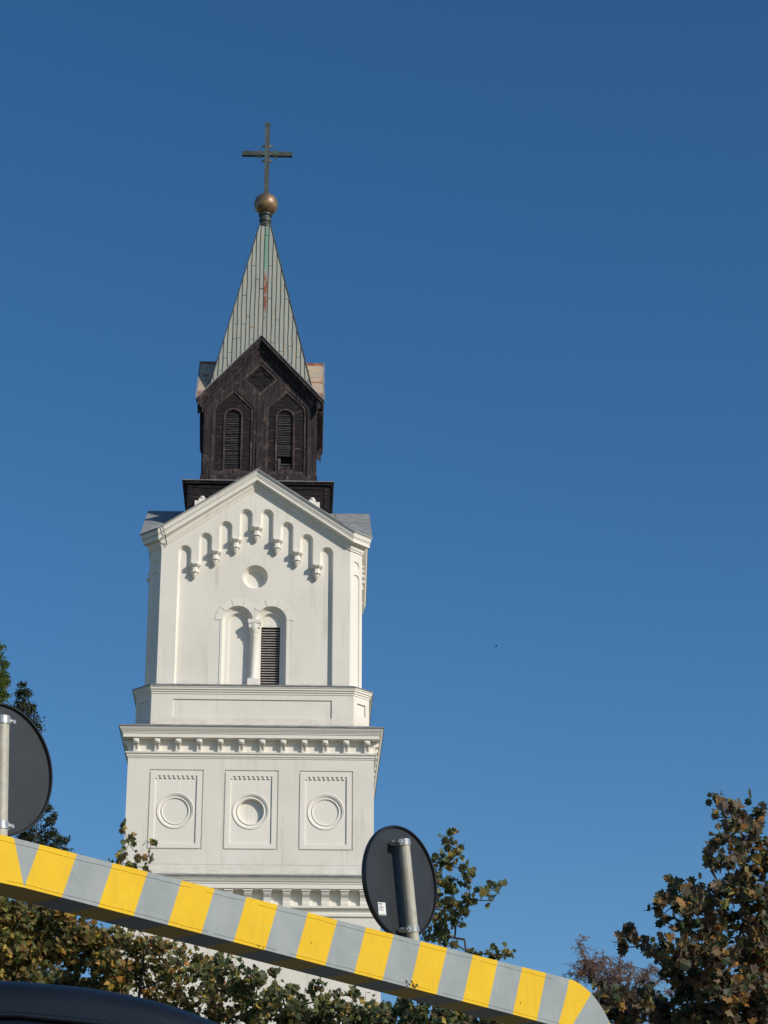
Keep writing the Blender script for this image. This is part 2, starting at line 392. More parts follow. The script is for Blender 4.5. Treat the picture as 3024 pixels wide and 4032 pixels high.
# ---- attic block under the bell storey
c0, d0 = 3.12, 3.62
b = MB()
for T in RZ: b.plate(rect(-c0, c0, 22.35, 23.42), [rect(-2.45, 2.45, 22.66, 23.24)], -d0, .035, T).plate(rect(-2.5, 2.5, 22.6, 23.3), [], -d0 + .035, .01, T)
dc = (c0 + d0) / math.sqrt(2); wc = (d0 - c0) / math.sqrt(2)
for T in RC:
    b.plate(rect(-wc, wc, 22.35, 23.42), [rect(-.19, .19, 22.82, 23.20)], -dc, .05, T).plate(rect(-.25, .25, 22.75, 23.3), [], -dc + .05, .01, T)
b.build('attic_wall', M['wall'], church)
b = MB(); b.sweep(octring(c0, d0), [(0, 23.40), (.02, 23.41), (.02, 23.46), (.05, 23.475), (.05, 23.52), (.085, 23.54), (.085, 23.58), (.105, 23.60), (.115, 23.645)])
b.build('attic_cornice', M['trim'], church, auto=30)
b = MB(); b.sweep(octring(c0, d0), [(.115, 23.645), (.135, 23.645), (.135, 23.67), (-.30, 23.83)])
b.build('attic_flashing', M['flash'], church)

# ---- bell storey
c1, d1, ZE, ZA = 3.0, 3.39, 28.90, 31.0
GS = (ZA - ZE) / 3.13
def gz(x, drop): return ZA - abs(x) * GS - drop
acx = [-2.255, -1.61, -.975, -.335]; acx += [-x for x in acx[::-1]]
atop = [28.44, 28.88, 29.29, 29.72]; atop += atop[::-1]
bcx = [-1.935, -1.295, -.655, 0, .655, 1.295, 1.935]; btop = [27.80, 28.24, 28.66, 29.08, 28.66, 28.24, 27.80]
comb = [(-2.46, 23.70), (2.46, 23.70)]
for i in range(7, -1, -1):
    comb += arc(acx[i], atop[i] - .205, .205, 0, PI, 12)
    if i: comb += [(acx[i] - .205, btop[i - 1]), (acx[i - 1] + .205, btop[i - 1])]
b = MB()
face = [(-c1, 23.6), (c1, 23.6), (c1, gz(c1, .56)), (0, gz(0, .56)), (-c1, gz(c1, .56))]
for T in RZ: b.plate(face, [(comb, .06)], -d1, .13, T)
dc = (c1 + d1) / math.sqrt(2); wc = (d1 - c1) / math.sqrt(2)
for T in RC:
    b.plate(rect(-wc, wc, 23.6, gz(3.13, .5)), [(archp(0, .155, 27.42, 23.85), .02), (circ(0, 27.87, .145, 24), .02)], -dc, .04, T)
    b.plate(rect(-.2, .2, 23.7, 28.1), [], -dc + .04, .01, T)
b.build('belfry_wall', M['wall'], church)
b = MB()
R1, XS, ZS = .475, .53, 25.97
bif = [(-XS - R1, 23.75), (XS + R1, 23.75)] + arc(XS, ZS, R1, 0, PI, 20) + arc(-XS, ZS, R1, 0, PI, 20)
inner = [(-2.6, 23.6), (2.6, 23.6), (2.6, 28.5), (0, 29.9), (-2.6, 28.5)]
for T in RZ: b.plate(inner, [(bif, .0), (circ(-.01, 27.44, .40), .05)], -d1 + .13, .16, T)
for T in RZ:                                                    # rounded splay of the double opening, disc of the oculus
    for s in (-1, 1):
        q = [(R1 - .0, .155), (R1 - .015, .19), (R1 - .05, .23), (R1 - .09, .25), (R1 - .13, .26)]
        pts = []
        for r, y in q:
            pts.append([(s * (XS + r), -d1 + y, 23.7)] + [(s * XS + s * r * math.cos(a * PI / 20), -d1 + y, ZS + r * math.sin(a * PI / 20)) for a in range(21)] + ([(s * (XS - r), -d1 + y, 23.7)]))
        n = len(pts[0])
        for j in range(len(pts) - 1):
            fs = [(i, i + 1, n + i + 1, n + i) for i in range(n - 1)]
            b.add(pts[j] + pts[j + 1], fs if s > 0 else [f[::-1] for f in fs], T)
    b.lathe([(.352, 0), (.33, -.02), (.30, -.06), (.27, -.09), (.001, -.10)], 40, T @ Matrix.Translation((-.01, -d1 + .29, 27.44)) @ FACEY)
b.build('recessed_wall', M['wall'], church)
# raised archivolt surround
for k, T in enumerate(RZ):
    b = MB()
    for s in (-1, 1):
        angs = [0, .205, .40, .60, .80, 1.0] if s > 0 else [0, .20, .40, .60, .795, 1.0]
        for i in range(5):
            a0, a1 = angs[i] * PI + .018, angs[i + 1] * PI - .018
            po = arc(s * XS, ZS, R1 + .235, a0, a1, 8); pi_ = arc(s * XS, ZS, R1 + .004, a1, a0, 8)
            po = clipx(po + pi_, s)
            if len(po) > 2: b.plate(po, [], -d1 + .13 - .016, .018, T, back=True)
    for s in (-1, 1):
        x0, x1 = sorted((s * (XS + R1 + .004), s * (XS + R1 + .07)))
        b.plate(rect(x0, x1, 23.75, ZS - .005), [], -d1 + .13 - .016, .018, T, back=True)
    b.build('archivolt', M['trim'], church)
    # window: blind left light, louvred right light, colonnette
    win = MB()
    r2 = .345
    win.plate([(-1.1, 23.7), (1.1, 23.7), (1.1, 26.6), (-1.1, 26.6)], [(archp(-XS + .015, r2 - .02, ZS - .03, 23.72), .0), (archp(XS - .015, r2 - .02, ZS - .03, 23.72), .0)], -d1 + .265, .05, T)
    win.plate([(-1.1, 23.7), (1.1, 23.7), (1.1, 26.6), (-1.1, 26.6)], [(archp(XS - .02, r2 - .05, ZS - .03, 23.72), .0), (archp(-XS + .02, r2 - .05, ZS - .03, 23.72), .0)], -d1 + .315, .05, T)
    wo_ = win.build('window', M['trim'], church)
    pn = MB(); pn.plate(rect(-1.0, -.05, 23.7, 26.5), [], -d1 + .365, .01, T)
    pn.plate(rect(.1, 1.0, 25.83, 26.5), [], -d1 + .36, .05, T, back=True)
    pn.build('blind_panel', M['trim'], wo_)
    lv = MB()
    for i in range(25):
        z = 23.76 + i * .083
        lv.box((XS - .30, -.035, -.006), (XS + .25, .035, .010), T @ Matrix.Translation((0, -d1 + .42, z)) @ Matrix.Rotation(math.radians(28), 4, 'X'))
    lv.build('louvre', M['wslat'], wo_)
    dk = MB(); dk.plate(rect(-1.1, 1.1, 23.6, 26.5), [], -d1 + .52, .01, T); dk.build('black_backing', M['black'], wo_)  # black sheet paints the darkness behind the louvres
    co = MB(); L = T @ Matrix.Translation((0, -d1 + .21, 0))
    co.box((-.185, -.15, 23.72), (.185, .1, 24.03), L)
    co.lathe([(.15, 24.03), (.15, 24.07), (.125, 24.10), (.112, 24.13), (.104, 25.44), (.12, 25.46), (.12, 25.49), (.10, 25.50), (.13, 25.56), (.165, 25.65), (.175, 25.73), (.175, 25.84)], 24, L)
    co.box((-.178, -.150, 25.71), (.178, .1, 25.845), L)
    co.box((-.195, -.165, 25.845), (.195, .1, 25.875), L)
    co.box((-.205, -.175, 25.875), (.205, .1, 25.985), L)
    co.build('colonnette', M['trim'], wo_, auto=40)
# pendant corbels of the stepped arcade
pc = MB()
o8 = PI / 8
pc.lathe([(.001, 0), (.215, 0), (.215, -.04), (.165, -.09), (.115, -.095), (.115, -.245), (.145, -.25), (.145, -.285), (.105, -.30), (.075, -.38), (.045, -.395), (.07, -.42), (.03, -.47), (.001, -.475)], 8, Matrix.Rotation(o8, 4, 'Z'))
pc_me = pc.mesh('corbel', M['trim'])
for k in range(4):
    for x, z in zip(bcx, btop): link('corbel', pc_me, church, tuple(RZ[k] @ Vector((x, -d1 + .05, z + .003))), k * PI / 2)
b = MB()
b.sweep(gabring(c1, d1, ZE, ZA), [(0, .60), (.035, .58), (.035, .53), (.06, .525), (.075, .46), (.09, .43), (.095, .41), (.095, .385), (.24, .36), (.24, .25), (.255, .245), (.255, .215), (.225, .212), (.225, .195), (.27, .19), (.28, .13), (.30, .075), (.31, .055)])
b.build('gable_cornice', M['trim'], church, auto=30)
b = MB(); rg = gabring(c1, d1, ZE, ZA)
b.sweep(rg, [(.31, .055), (.33, .055), (.33, .0)])
R_ = rg(.33, 0); V = [(-3.0, -3.0, ZE + .09), (3.0, -3.0, ZE + .09), (3.0, 3.0, ZE + .09), (-3.0, 3.0, ZE + .09)]
vs_ = R_ + V + [(0, 0, ZA)]; O_ = 16; fs_ = []
for k in range(4):                                             # ring index: corner a, apex, corner b
    a, ap, bb = 3 * k, 3 * k + 1, 3 * k + 2
    fs_ += [(a, ap, O_, 12 + k), (ap, bb, 12 + (k + 1) % 4, O_), (bb, (3 * k + 3) % 12, 12 + (k + 1) % 4)]
b.add(vs_, fs_)
for k in range(4):
    for yy in (-2.6, -1.9, -1.2):
        for s in (-1, 1): b.add([(0, yy - .012, ZA + .02), (0, yy + .012, ZA + .02), (s * 3.0, yy + .012, ZA - 3.0 * GS + .02), (s * 3.0, yy - .012, ZA - 3.0 * GS + .02)], [(0, 1, 2, 3)], RZ[k])
b.build('gable_roof', M['zroof'], church)
fi = MB(); fi.box((-.24, -.08, 0), (.24, .08, .93)); fi.box((-.11, -.06, .93), (.11, .06, 1.02)); fi.lathe([(.075, 1.02), (.085, 1.06), (.06, 1.10), (.001, 1.115)], 12)
fi_me = fi.mesh('parapet_block', M['trim'])
for x, y in ((-1.80, -2.52), (1.78, -2.52), (-1.8, 2.52), (1.8, 2.52)): link('parapet_block', fi_me, church, (x, y, 29.39))

b = MB(); b.tube([(-2.99, -3.735, 28.93), (-2.93, -3.735, 28.84), (-2.94, -3.70, 28.78), (-2.88, -3.655, 28.64), (-2.87, -3.60, 28.56), (-2.85, -3.47, 28.46), (-2.84, -3.44, 28.38)], [.014, .012, .012, .013, .016, .016, .008], 5)
b.build('crack', M['black'], church)
# ---- timber lantern
SL = 2.33
b = MB()
b.box((-SL, -SL, 29.9), (SL, SL, 31.02))
for T in RZ:
    b.box((-SL + .04, -SL - .03, 30.88), (SL - .04, -SL, 30.97), T)
    for s in (-1, 1): b.box((s * (SL - .1) - .06, -SL - .025, 29.9), (s * (SL - .1) + .06, -SL, 30.88), T)
b.build('lantern_plinth', M['wood'], church)
b = MB(); b.sweep(sqring(SL), [(0, 30.99), (.10, 31.0), (.12, 31.05), (.14, 31.06), (.14, 31.09)]); b.build('plinth_moulding', M['wood'], church)
b = MB(); b.sweep(sqring(SL), [(.14, 31.09), (.155, 31.09), (.155, 31.115), (-.5, 31.18)]); b.build('plinth_flashing', M['flash'], church)
HL, LZE, LZA = 1.88, 34.27, 36.62
LS = (LZA - LZE) / 2.09
def lz(x, drop): return LZA - abs(x) * LS - drop
pentL = [(-1.56, 31.62), (-.21, 31.62), (-.21, 34.02), (-.885, 34.70), (-1.56, 34.02)]
pentR = [(-x, z) for x, z in pentL][::-1]
dia = [(0, 34.45), (.62, 35.08), (0, 35.73), (-.62, 35.08)]
face = [(-HL, 31.1), (HL, 31.1), (HL, lz(HL, .1)), (0, lz(0, .1)), (-HL, lz(HL, .1))]
b = MB(); bv = MB()
for T in RZ:
    bv.plate(face, [pentL, pentR, dia], -HL, .06, T)
    bv.box((-HL - .02, -HL - .05, 31.12), (HL + .02, -HL + .0, 31.52), T)
    bv.box((-.10, -HL - .02, 31.52), (.10, -HL, 33.95), T)
    for s in (-1, 1): bv.box((s * 1.72 - .13, -HL - .025, 31.52), (s * 1.72 + .13, -HL, 33.95), T)
bv.build('lantern_frame', M['woodv'], church)
lou = [archp(-.88, .265, 33.68, 31.78), archp(.85, .265, 33.68, 31.78)]
quat = [(0, 34.70), (.13, 34.78), (.15, 34.93), (.30, 34.97), (.38, 35.08), (.30, 35.19), (.15, 35.23), (.13, 35.38), (0, 35.46), (-.13, 35.38), (-.15, 35.23), (-.30, 35.19), (-.38, 35.08), (-.30, 34.97), (-.15, 34.93), (-.13, 34.78)]
for T in RZ:
    b.plate([(-1.8, 31.2), (1.8, 31.2), (1.8, 33.9), (0, 36.0), (-1.8, 33.9)], [*lou, quat], -HL + .055, .07, T)
    b.plate(rect(-.45, .45, 34.65, 35.5), [], -HL + .085, .01, T)
b.build('lantern_boarding', M['wood'], church)
b = MB()
for T in RZ:
    # nail strips inside the panels and round the louvres
    for cx in (-.885, .885):
        p = [(cx - .675, 31.62), (cx + .675, 31.62), (cx + .675, 34.02), (cx, 34.70), (cx - .675, 34.02)]
        b.plate(p, [inset(p, .085)], -HL + .022, .034, T)
    pd = inset(dia, .0); b.plate(pd, [inset(pd, .09)], -HL + .022, .034, T)
    for cx in (-.88, .85):
        p = archp(cx, .325, 33.68, 31.69); b.plate(p, [archp(cx, .258, 33.68, 31.785)], -HL + .025, .031, T, back=True)
b.build('panel_moulding', M['woodstrip'], church)
for k, T in enumerate(RZ):
    for cx in (-.88, .85):
        lb = MB(); rnd = random.Random(int(cx * 10) + k)
        for i in range(34):
            z = 31.81 + i * .0635
            if cx > 0 and k == 0 and 3 < i < 8: continue
            hw = .262 if z < 33.68 else math.sqrt(max(.002, .262 ** 2 - (z - 33.68) ** 2))
            tilt = .05 if (cx < 0 and i == 13) else rnd.uniform(-.008, .008)
            lb.box((-hw, -.032, -.008), (hw, .032, .008), T @ Matrix.Translation((cx, -HL + .11, z)) @ Matrix.Rotation(tilt, 4, 'Y') @ Matrix.Rotation(math.radians(38 + rnd.uniform(-5, 5)), 4, 'X'))
        if cx > 0 and k == 0:
            lb.box((-.02, -.0, 0), (.02, .02, .5), T @ Matrix.Translation((cx - .19, -HL + .05, 31.66)) @ Matrix.Rotation(.02, 4, 'Y'))
            lb.box((-.05, -.0, 0), (.05, .02, .36), T @ Matrix.Translation((cx - .16, -HL + .16, 31.95)) @ Matrix.Rotation(-.12, 4, 'Y'))
        lb.build('louvre', M['slat'], church)
b = MB()
for T in RZ: b.plate(rect(-1.7, 1.7, 31.2, 34.0), [], -HL + .30, .01, T)
b.build('lantern_black_backing', M['black'], church)  # black sheets stand in for the unlit space inside the lantern
# gables: verge boards and roofs
OV = 2.13
b = MB()
for T in RZ:
    for s in (-1, 1):
        for (y0, y1, a, c_) in ((-OV, -HL, .04, .20), (-OV + .05, -HL, .20, .27), (-OV + .12, -HL, .27, .36), (-HL - .05, -HL, .36, .56)):
            X = 2.09 - .02 * a
            vs_ = [(0, y0, LZA - a), (s * X, y0, LZA - X * LS - a), (s * X, y0, LZA - X * LS - c_), (0, y0, LZA - c_), (0, y1, LZA - a), (s * X, y1, LZA - X * LS - a), (s * X, y1, LZA - X * LS - c_), (0, y1, LZA - c_)]
            fs_ = [(0, 3, 2, 1), (4, 5, 6, 7), (0, 1, 5, 4), (3, 7, 6, 2), (1, 2, 6, 5)]
            b.add(vs_, fs_ if s > 0 else [f[::-1] for f in fs_], T)
b.build('verge_board', M['woodv'], church)
b = MB()
for T in RZ:
    for s in (-1, 1):
        X = 2.12
        for dy0, dy1, th0, th1 in ((-OV - .02, -.5, 0.0, .038),):
            vs_ = [(0, dy0, LZA + .005), (s * X, dy0, LZA - X * LS + .005), (s * X, -X + .05, LZA - X * LS + .005), (0, dy1, LZA + .005)]
            vs_ += [(x, y, z - .036) for x, y, z in vs_]
            fs_ = [(0, 1, 2, 3), (4, 7, 6, 5), (0, 4, 5, 1), (1, 5, 6, 2)]
            b.add(vs_, fs_ if s < 0 else [f[::-1] for f in fs_], T)
b.build('lantern_roof', M['rustroof'], church)
b = MB()
for T in RZ:
    for s in (-1, 1):
        X = 2.125
        vs_ = [(0, -OV - .028, LZA + .009), (s * X, -OV - .028, LZA - X * LS + .009), (s * X, -OV + .03, LZA - X * LS + .009), (0, -OV + .03, LZA + .009)]
        vs_ += [(x, y, z - .05) for x, y, z in vs_]
        fs_ = [(0, 1, 2, 3), (4, 7, 6, 5), (0, 4, 5, 1), (1, 5, 6, 2)]
        b.add(vs_, fs_ if s < 0 else [f[::-1] for f in fs_], T)
b.build('verge_capping', M['flash'], church)
# spire
b = MB(); SB, SZ0, ST, SZ1 = 1.795, 34.52, .20, 41.92
SG = (SB - ST) / (SZ1 - SZ0)
b.add([(a * SB, c * SB, SZ0) for a, c in ((-1, -1), (1, -1), (1, 1), (-1, 1))] + [(a * ST, c * ST, SZ1) for a, c in ((-1, -1), (1, -1), (1, 1), (-1, 1))],
      [(0, 1, 5, 4), (1, 2, 6, 5), (2, 3, 7, 6), (3, 0, 4, 7)])
sp = b.build('spire', M['spire'], church)
b = MB(); rnd = random.Random(3)
for T in RZ:
    for i in range(-12, 13):
        x = .02 + i * .146
        zt = SZ1 if abs(x) < ST else SZ1 - (abs(x) - ST) / SG
        if zt < SZ0 + .3: continue
        j = [rnd.uniform(-.013, .013) for _ in range(8)]
        nseg = 7
        for q in range(nseg):
            za, zb = SZ0 + (zt - SZ0) * q / nseg, SZ0 + (zt - SZ0) * (q + 1) / nseg
            ya, yb = -(SB - (za - SZ0) * SG), -(SB - (zb - SZ0) * SG)
            xa, xb = x + j[q], x + j[q + 1]
            vs_ = [(xa - .006, ya, za), (xa + .006, ya, za), (xb + .006, yb, zb), (xb - .006, yb, zb), (xa - .006, ya - .022, za), (xa + .006, ya - .022, za), (xb + .006, yb - .022, zb), (xb - .006, yb - .022, zb)]
            b.add(vs_, [(4, 5, 6, 7), (0, 4, 7, 3), (1, 2, 6, 5)], T)
        for q in range(3):                                     # cross welts
            z = rnd.uniform(SZ0, zt - .2); y = -(SB - (z - SZ0) * SG)
            if abs(x) + .14 < SB - (z - SZ0) * SG: b.add([(x, y - .006, z), (x + .146, y - .006, z), (x + .146, y - .004, z + .014), (x, y - .004, z + .014)], [(0, 1, 2, 3)], T)
b.build('seam', M['seam'], sp)
b = MB()
for a, c in ((-1, -1), (1, -1), (1, 1), (-1, 1)): b.tube([(a * SB, c * SB, SZ0), (a * ST, c * ST, SZ1)], .022, 6)
b.build('hip_capping', M['copper_dark'], sp)
b = MB(); b.lathe([(.20, 41.88), (.235, 41.90), (.225, 42.00), (.185, 42.04), (.175, 42.12), (.215, 42.16), (.22, 42.25), (.19, 42.30), (.19, 42.36), (.24, 42.40), (.235, 42.46), (.12, 42.48)], 24)
b.build('finial_neck', M['copper_dark'], church, auto=40)
b = MB(); Rb = .425
b.lathe([(Rb * math.cos(a), 42.87 + Rb * math.sin(a)) for a in [(-PI / 2 + .001) + (PI - .002) * i / 32 for i in range(33)]], 48, Matrix.Translation((.015, 0, 0)))
b.build('gilded_ball', M['ball'], church, smooth=True)
b = MB(); cy_ = .07
b.box((-.085, -cy_, 43.26), (.085, cy_, 44.875)); b.box((-.085, -cy_, 45.035), (.085, cy_, 46.22))
b.box((-.90, -cy_, 44.872), (.90, cy_, 45.038))
b.box((-.095, -.08, 46.14), (.095, .08, 46.245))
for sx in (-1, 1):                                             # thorn-like barbs on arms and stem
    for sz in (-1, 1):
        zc = 44.955 + sz * .083
        b.add([(sx * .225 - .0, -.05, zc), (sx * .375, -.05, zc), (sx * .30, -.02, zc + sz * .12), (sx * .225, .05, zc), (sx * .375, .05, zc), (sx * .30, .02, zc + sz * .12)], [(0, 1, 2), (3, 5, 4), (0, 2, 5, 3), (1, 4, 5, 2), (0, 3, 4, 1)])
        zz = 44.955 + sz * .30
        b.add([(sx * .085, -.05, zz - .065), (sx * .085, -.05, zz + .065), (sx * .21, -.02, zz + .04), (sx * .085, .05, zz - .05), (sx * .085, .05, zz + .05), (sx * .21, .02, zz + .04)], [(0, 1, 2), (3, 5, 4), (0, 2, 5, 3), (1, 4, 5, 2), (0, 3, 4, 1)])
    b.box((sx * .30 - .05, -.085, 44.90), (sx * .30 + .05, .085, 45.01))
cr = b.build('cross', M['copper_dark'], church); cr.location.x = .015
# nave behind the tower
b = MB()
b.box((-6.5, 3.96, 0), (6.5, 26, 10.2))
b.add([(-6.5, 3.97, 10.2), (6.5, 3.97, 10.2), (0, 3.97, 13.6), (-6.5, 26, 10.2), (6.5, 26, 10.2), (0, 26, 13.6)], [(0, 1, 2), (3, 5, 4)])
b.build('nave_wall', M['wall'], church)
b = MB()
b.add([(-6.9, 3.9, 10.0), (0, 3.9, 13.62), (0, 26.4, 13.62), (-6.9, 26.4, 10.0), (6.9, 3.9, 10.0), (6.9, 26.4, 10.0)], [(0, 1, 2, 3), (1, 4, 5, 2)])
b.add([(-6.9, 3.9, 10.12), (0, 3.9, 13.74), (0, 26.4, 13.74), (-6.9, 26.4, 10.12), (6.9, 3.9, 10.12), (6.9, 26.4, 10.12)], [(3, 2, 1, 0), (2, 5, 4, 1)])
b.build('nave_roof', M['zroof'], church)

# ================================================================ striped gantry
BD = Vector((math.cos(math.radians(47.9189)), math.sin(math.radians(47.9189)), 0)); BN = Vector((-BD.y, BD.x, 0))
P0 = Vector((.0179, -59.4457, 0))
def BT(s, off, z): return P0 + BD * s + BN * off + Vector((0, 0, z))
gantry = thing('height_gantry', 'steel height limit portal painted in yellow and grey stripes, crossing low in front', 'gantry', tuple(BT(-.09, .12, 0)), math.radians(47.9189))
TB = Matrix(((1, 0, 0, .09), (0, 1, 0, -.12), (0, 0, 1, 0), (0, 0, 0, 1)))      # (s, off, z) -> gantry local
def stripe_mat():
    m, t, b = base_mat('yellow_grey_stripes', .42)
    tc = N(t, 'ShaderNodeTexCoord'); sx = N(t, 'ShaderNodeSeparateXYZ'); t.links.new(tc.outputs['Object'], sx.inputs[0])
    def math_(op, a, b_=None):
        q = N(t, 'ShaderNodeMath', operation=op)
        for i, v in enumerate((a, b_)):
            if v is None: continue
            if hasattr(v, 'is_linked'): t.links.new(v, q.inputs[i])
            else: q.inputs[i].default_value = v
        return q.outputs[0]
    X, Z = sx.outputs[0], sx.outputs[2]
    ax = math_('ABSOLUTE', X)
    # bands lean outward with height, mirrored at the middle; local x = s + .09
    s_ = math_('ADD', ax, math_('MULTIPLY', math_('SUBTRACT', 4.573, Z), .365))
    fr = math_('FRACT', math_('DIVIDE', math_('SUBTRACT', s_, .090), .5304))
    # past the corner the bands turn round the bend and run down the leg
    cx, cz = 4.93, 4.30
    an = math_('ARCTAN2', math_('SUBTRACT', Z, cz - .35), math_('SUBTRACT', ax, cx - .35))
    fr2 = math_('FRACT', math_('DIVIDE', math_('SUBTRACT', 1.1327, an), .649))
    leg = math_('FRACT', math_('DIVIDE', math_('SUBTRACT', 4.02, Z), .5345))
    m1 = math_('MULTIPLY', math_('LESS_THAN', an, 1.1327), math_('GREATER_THAN', ax, 4.58))
    m2 = math_('LESS_THAN', Z, 3.95)
    A = math_('LESS_THAN', fr, .5); B = math_('LESS_THAN', fr2, .5); C = math_('LESS_THAN', leg, .5)
    def sel(f, a, b_): return math_('ADD', math_('MULTIPLY', math_('SUBTRACT', 1, f), a), math_('MULTIPLY', f, b_))
    y = sel(m2, sel(m1, A, B), C)
    g = noise(t, coords(t), 5, 6); g2 = noise(t, coords(t), 28, 4)
    yel = ramp(t, g, [(.3, (.68, .42, .003)), (.7, (.74, .475, .004))]); gry = ramp(t, g, [(.3, (.255, .285, .285)), (.7, (.32, .35, .345))])
    c = mix(t, y, gry, yel)
    c = mix(t, ramp(t, g2, [(.68, (0, 0, 0)), (.76, (.4,) * 3)]), c, (.12, .10, .05, 1))
    g3 = noise(t, coords(t, (9, 9, .8)), 2.5, 7, .7); c = mix(t, ramp(t, g3, [(.5, (0, 0, 0)), (.75, (.14,) * 3)]), c, (.16, .14, .09, 1))
    g4 = noise(t, coords(t, (1, 1, 30)), 2.5, 5, .6); c = mix(t, ramp(t, g4, [(.6, (0, 0, 0)), (.72, (.06,) * 3)]), c, (.8, .8, .72, 1))
    t.links.new(c, b.inputs['Base Color']); bump(t, b, g2, .08, .003)
    return m
M['stripe'] = stripe_mat()
S0 = -.09; SE = 5.45                                            # half-length about the middle (local x)
ZT = 4.573
def zbot(x): return 4.327 - .0185 * abs(x)
def outline(n=14):
    r = .60; top = []; ri = .30; lw = .33
    right = [(SE - r + r * math.sin(a), ZT - .59 + .59 * math.cos(a)) for a in [PI / 2 * i / n for i in range(n + 1)]]
    xi = SE - lw; zi = zbot(xi)
    inn = [(xi, 0)] + [(xi - ri + ri * math.cos(a), zi - ri + ri * math.sin(a)) for a in [PI / 2 * i / n for i in range(n + 1)]]
    half = right + [(SE, 0)] + inn
    left = [(-x, z) for x, z in half[::-1]]
    return half, left
half, left = outline()
xs_mid = [xx for xx in (4.2, 3.2, 2.2, 1.1, 0, -1.1, -2.2, -3.2, -4.2)]
poly = half + [(x, zbot(x)) for x in xs_mid] + left
b = MB(); th = .235
poly2 = poly[::-1]                                             # counter-clockwise seen from the front
ar = sum(poly2[i][0] * poly2[(i + 1) % len(poly2)][1] - poly2[(i + 1) % len(poly2)][0] * poly2[i][1] for i in range(len(poly2)))
if ar < 0: poly2 = poly2[::-1]
b.plate(poly2, [], 0, th, Matrix.Translation((0, -.12, 0)), back=True)
bk = MB().plate([(-x, z) for x, z in poly2[::-1]], [], 0, th, Matrix.Rotation(PI, 4, 'Z') @ Matrix.Translation((0, -th + .12, 0)))
b.add(bk.v, bk.f)
go = b.build('portal_frame', M['stripe'], gantry)
md = go.modifiers.new('soft_edge', 'BEVEL'); md.width = .006; md.segments = 2; md.limit_method = 'ANGLE'; md.angle_limit = math.radians(60)
bm_ = bmesh.new(); bm_.from_mesh(go.data); bmesh.ops.remove_doubles(bm_, verts=bm_.verts, dist=.0005); bm_.to_mesh(go.data); bm_.free()
# weld bead along the top and bottom edge of the front sheet
b = MB()
rnd = random.Random(5)
for zf, dz in ((lambda x: ZT - .028, 0), (lambda x: zbot(x) + .02, 0)):
    x = -4.6
    while x < 4.6:
        L_ = rnd.uniform(.25, .8); nn = 6
        b.tube([(x + L_ * i / nn, -.1205, zf(x + L_ * i / nn) + rnd.uniform(-.0025, .0025)) for i in range(nn + 1)], .0022, 5)
        x += L_ + rnd.choice((0, 0, .05, .12))
b.build('weld_seam', M['stripe'], gantry)
b = MB(); rnd = random.Random(9)
for cx_, cz_, n_, sz in ((3.19, 4.285, 9, .016), (3.14, 4.29, 5, .010), (1.79, 4.31, 4, .008), (2.26, 4.40, 1, .008), (.35, 4.44, 1, .004), (4.3, 4.33, 3, .006), (4.95, 4.45, 2, .004)):
    for _ in range(n_):
        x0 = cx_ + rnd.gauss(0, sz * 2); z0 = cz_ + rnd.gauss(0, sz * .8); k = 7
        pts = [(x0 + sz * rnd.uniform(.3, 1) * math.cos(2 * PI * i / k), z0 + sz * rnd.uniform(.2, .8) * math.sin(2 * PI * i / k)) for i in range(k)]
        b.plate(pts, [], -.1222, .001, None, back=True)
b.build('paint_chip', simple('exposed_rust', (.06, .045, .03), .9), gantry)
b = MB()
for s in (-1, 1): b.box((s * (SE - .165) - .28, -.30, .0), (s * (SE - .165) + .28, .30, .025))
b.build('base_plate', simple('galvanised_plate', (.35, .36, .37), .5, .6), gantry)

# ---- round signs on the gantry (seen from behind)
M['signback'] = simple('dark_grey_enamel', (.017, .021, .026), .5, 0, .25, 5, .05)
M['rim'] = simple('black_rim', (.018, .02, .024), .35, 0, .2, 5)
def galv():
    m, t, b = base_mat('galvanised_pipe', .55, .08)
    g = noise(t, coords(t, (3, 3, 1)), 22, 6); g2 = noise(t, coords(t), 5, 4)
    c = ramp(t, g, [(.3, (.34, .33, .28)), (.7, (.48, .46, .39))]); c = mix(t, ramp(t, g2, [(.45, (0, 0, 0)), (.75, (.7,) * 3)]), c, (.36, .30, .19, 1))
    t.links.new(c, b.inputs['Base Color']); bump(t, b, g, .1, .004); return m
M['galv'] = galv()
M['clamp'] = simple('bright_steel_clamp', (.50, .50, .49), .32, .6, .25, 30)
M['white_face'] = simple('white_reflective_face', (.75, .75, .74), .35, 0, .05)
M['red'] = simple('red_reflective_border', (.55, .02, .02), .35, 0, .05)
M['label'] = simple('white_label', (.70, .70, .70), .5, 0, .04)
M['ink'] = simple('black_print', (.03, .03, .035), .6)
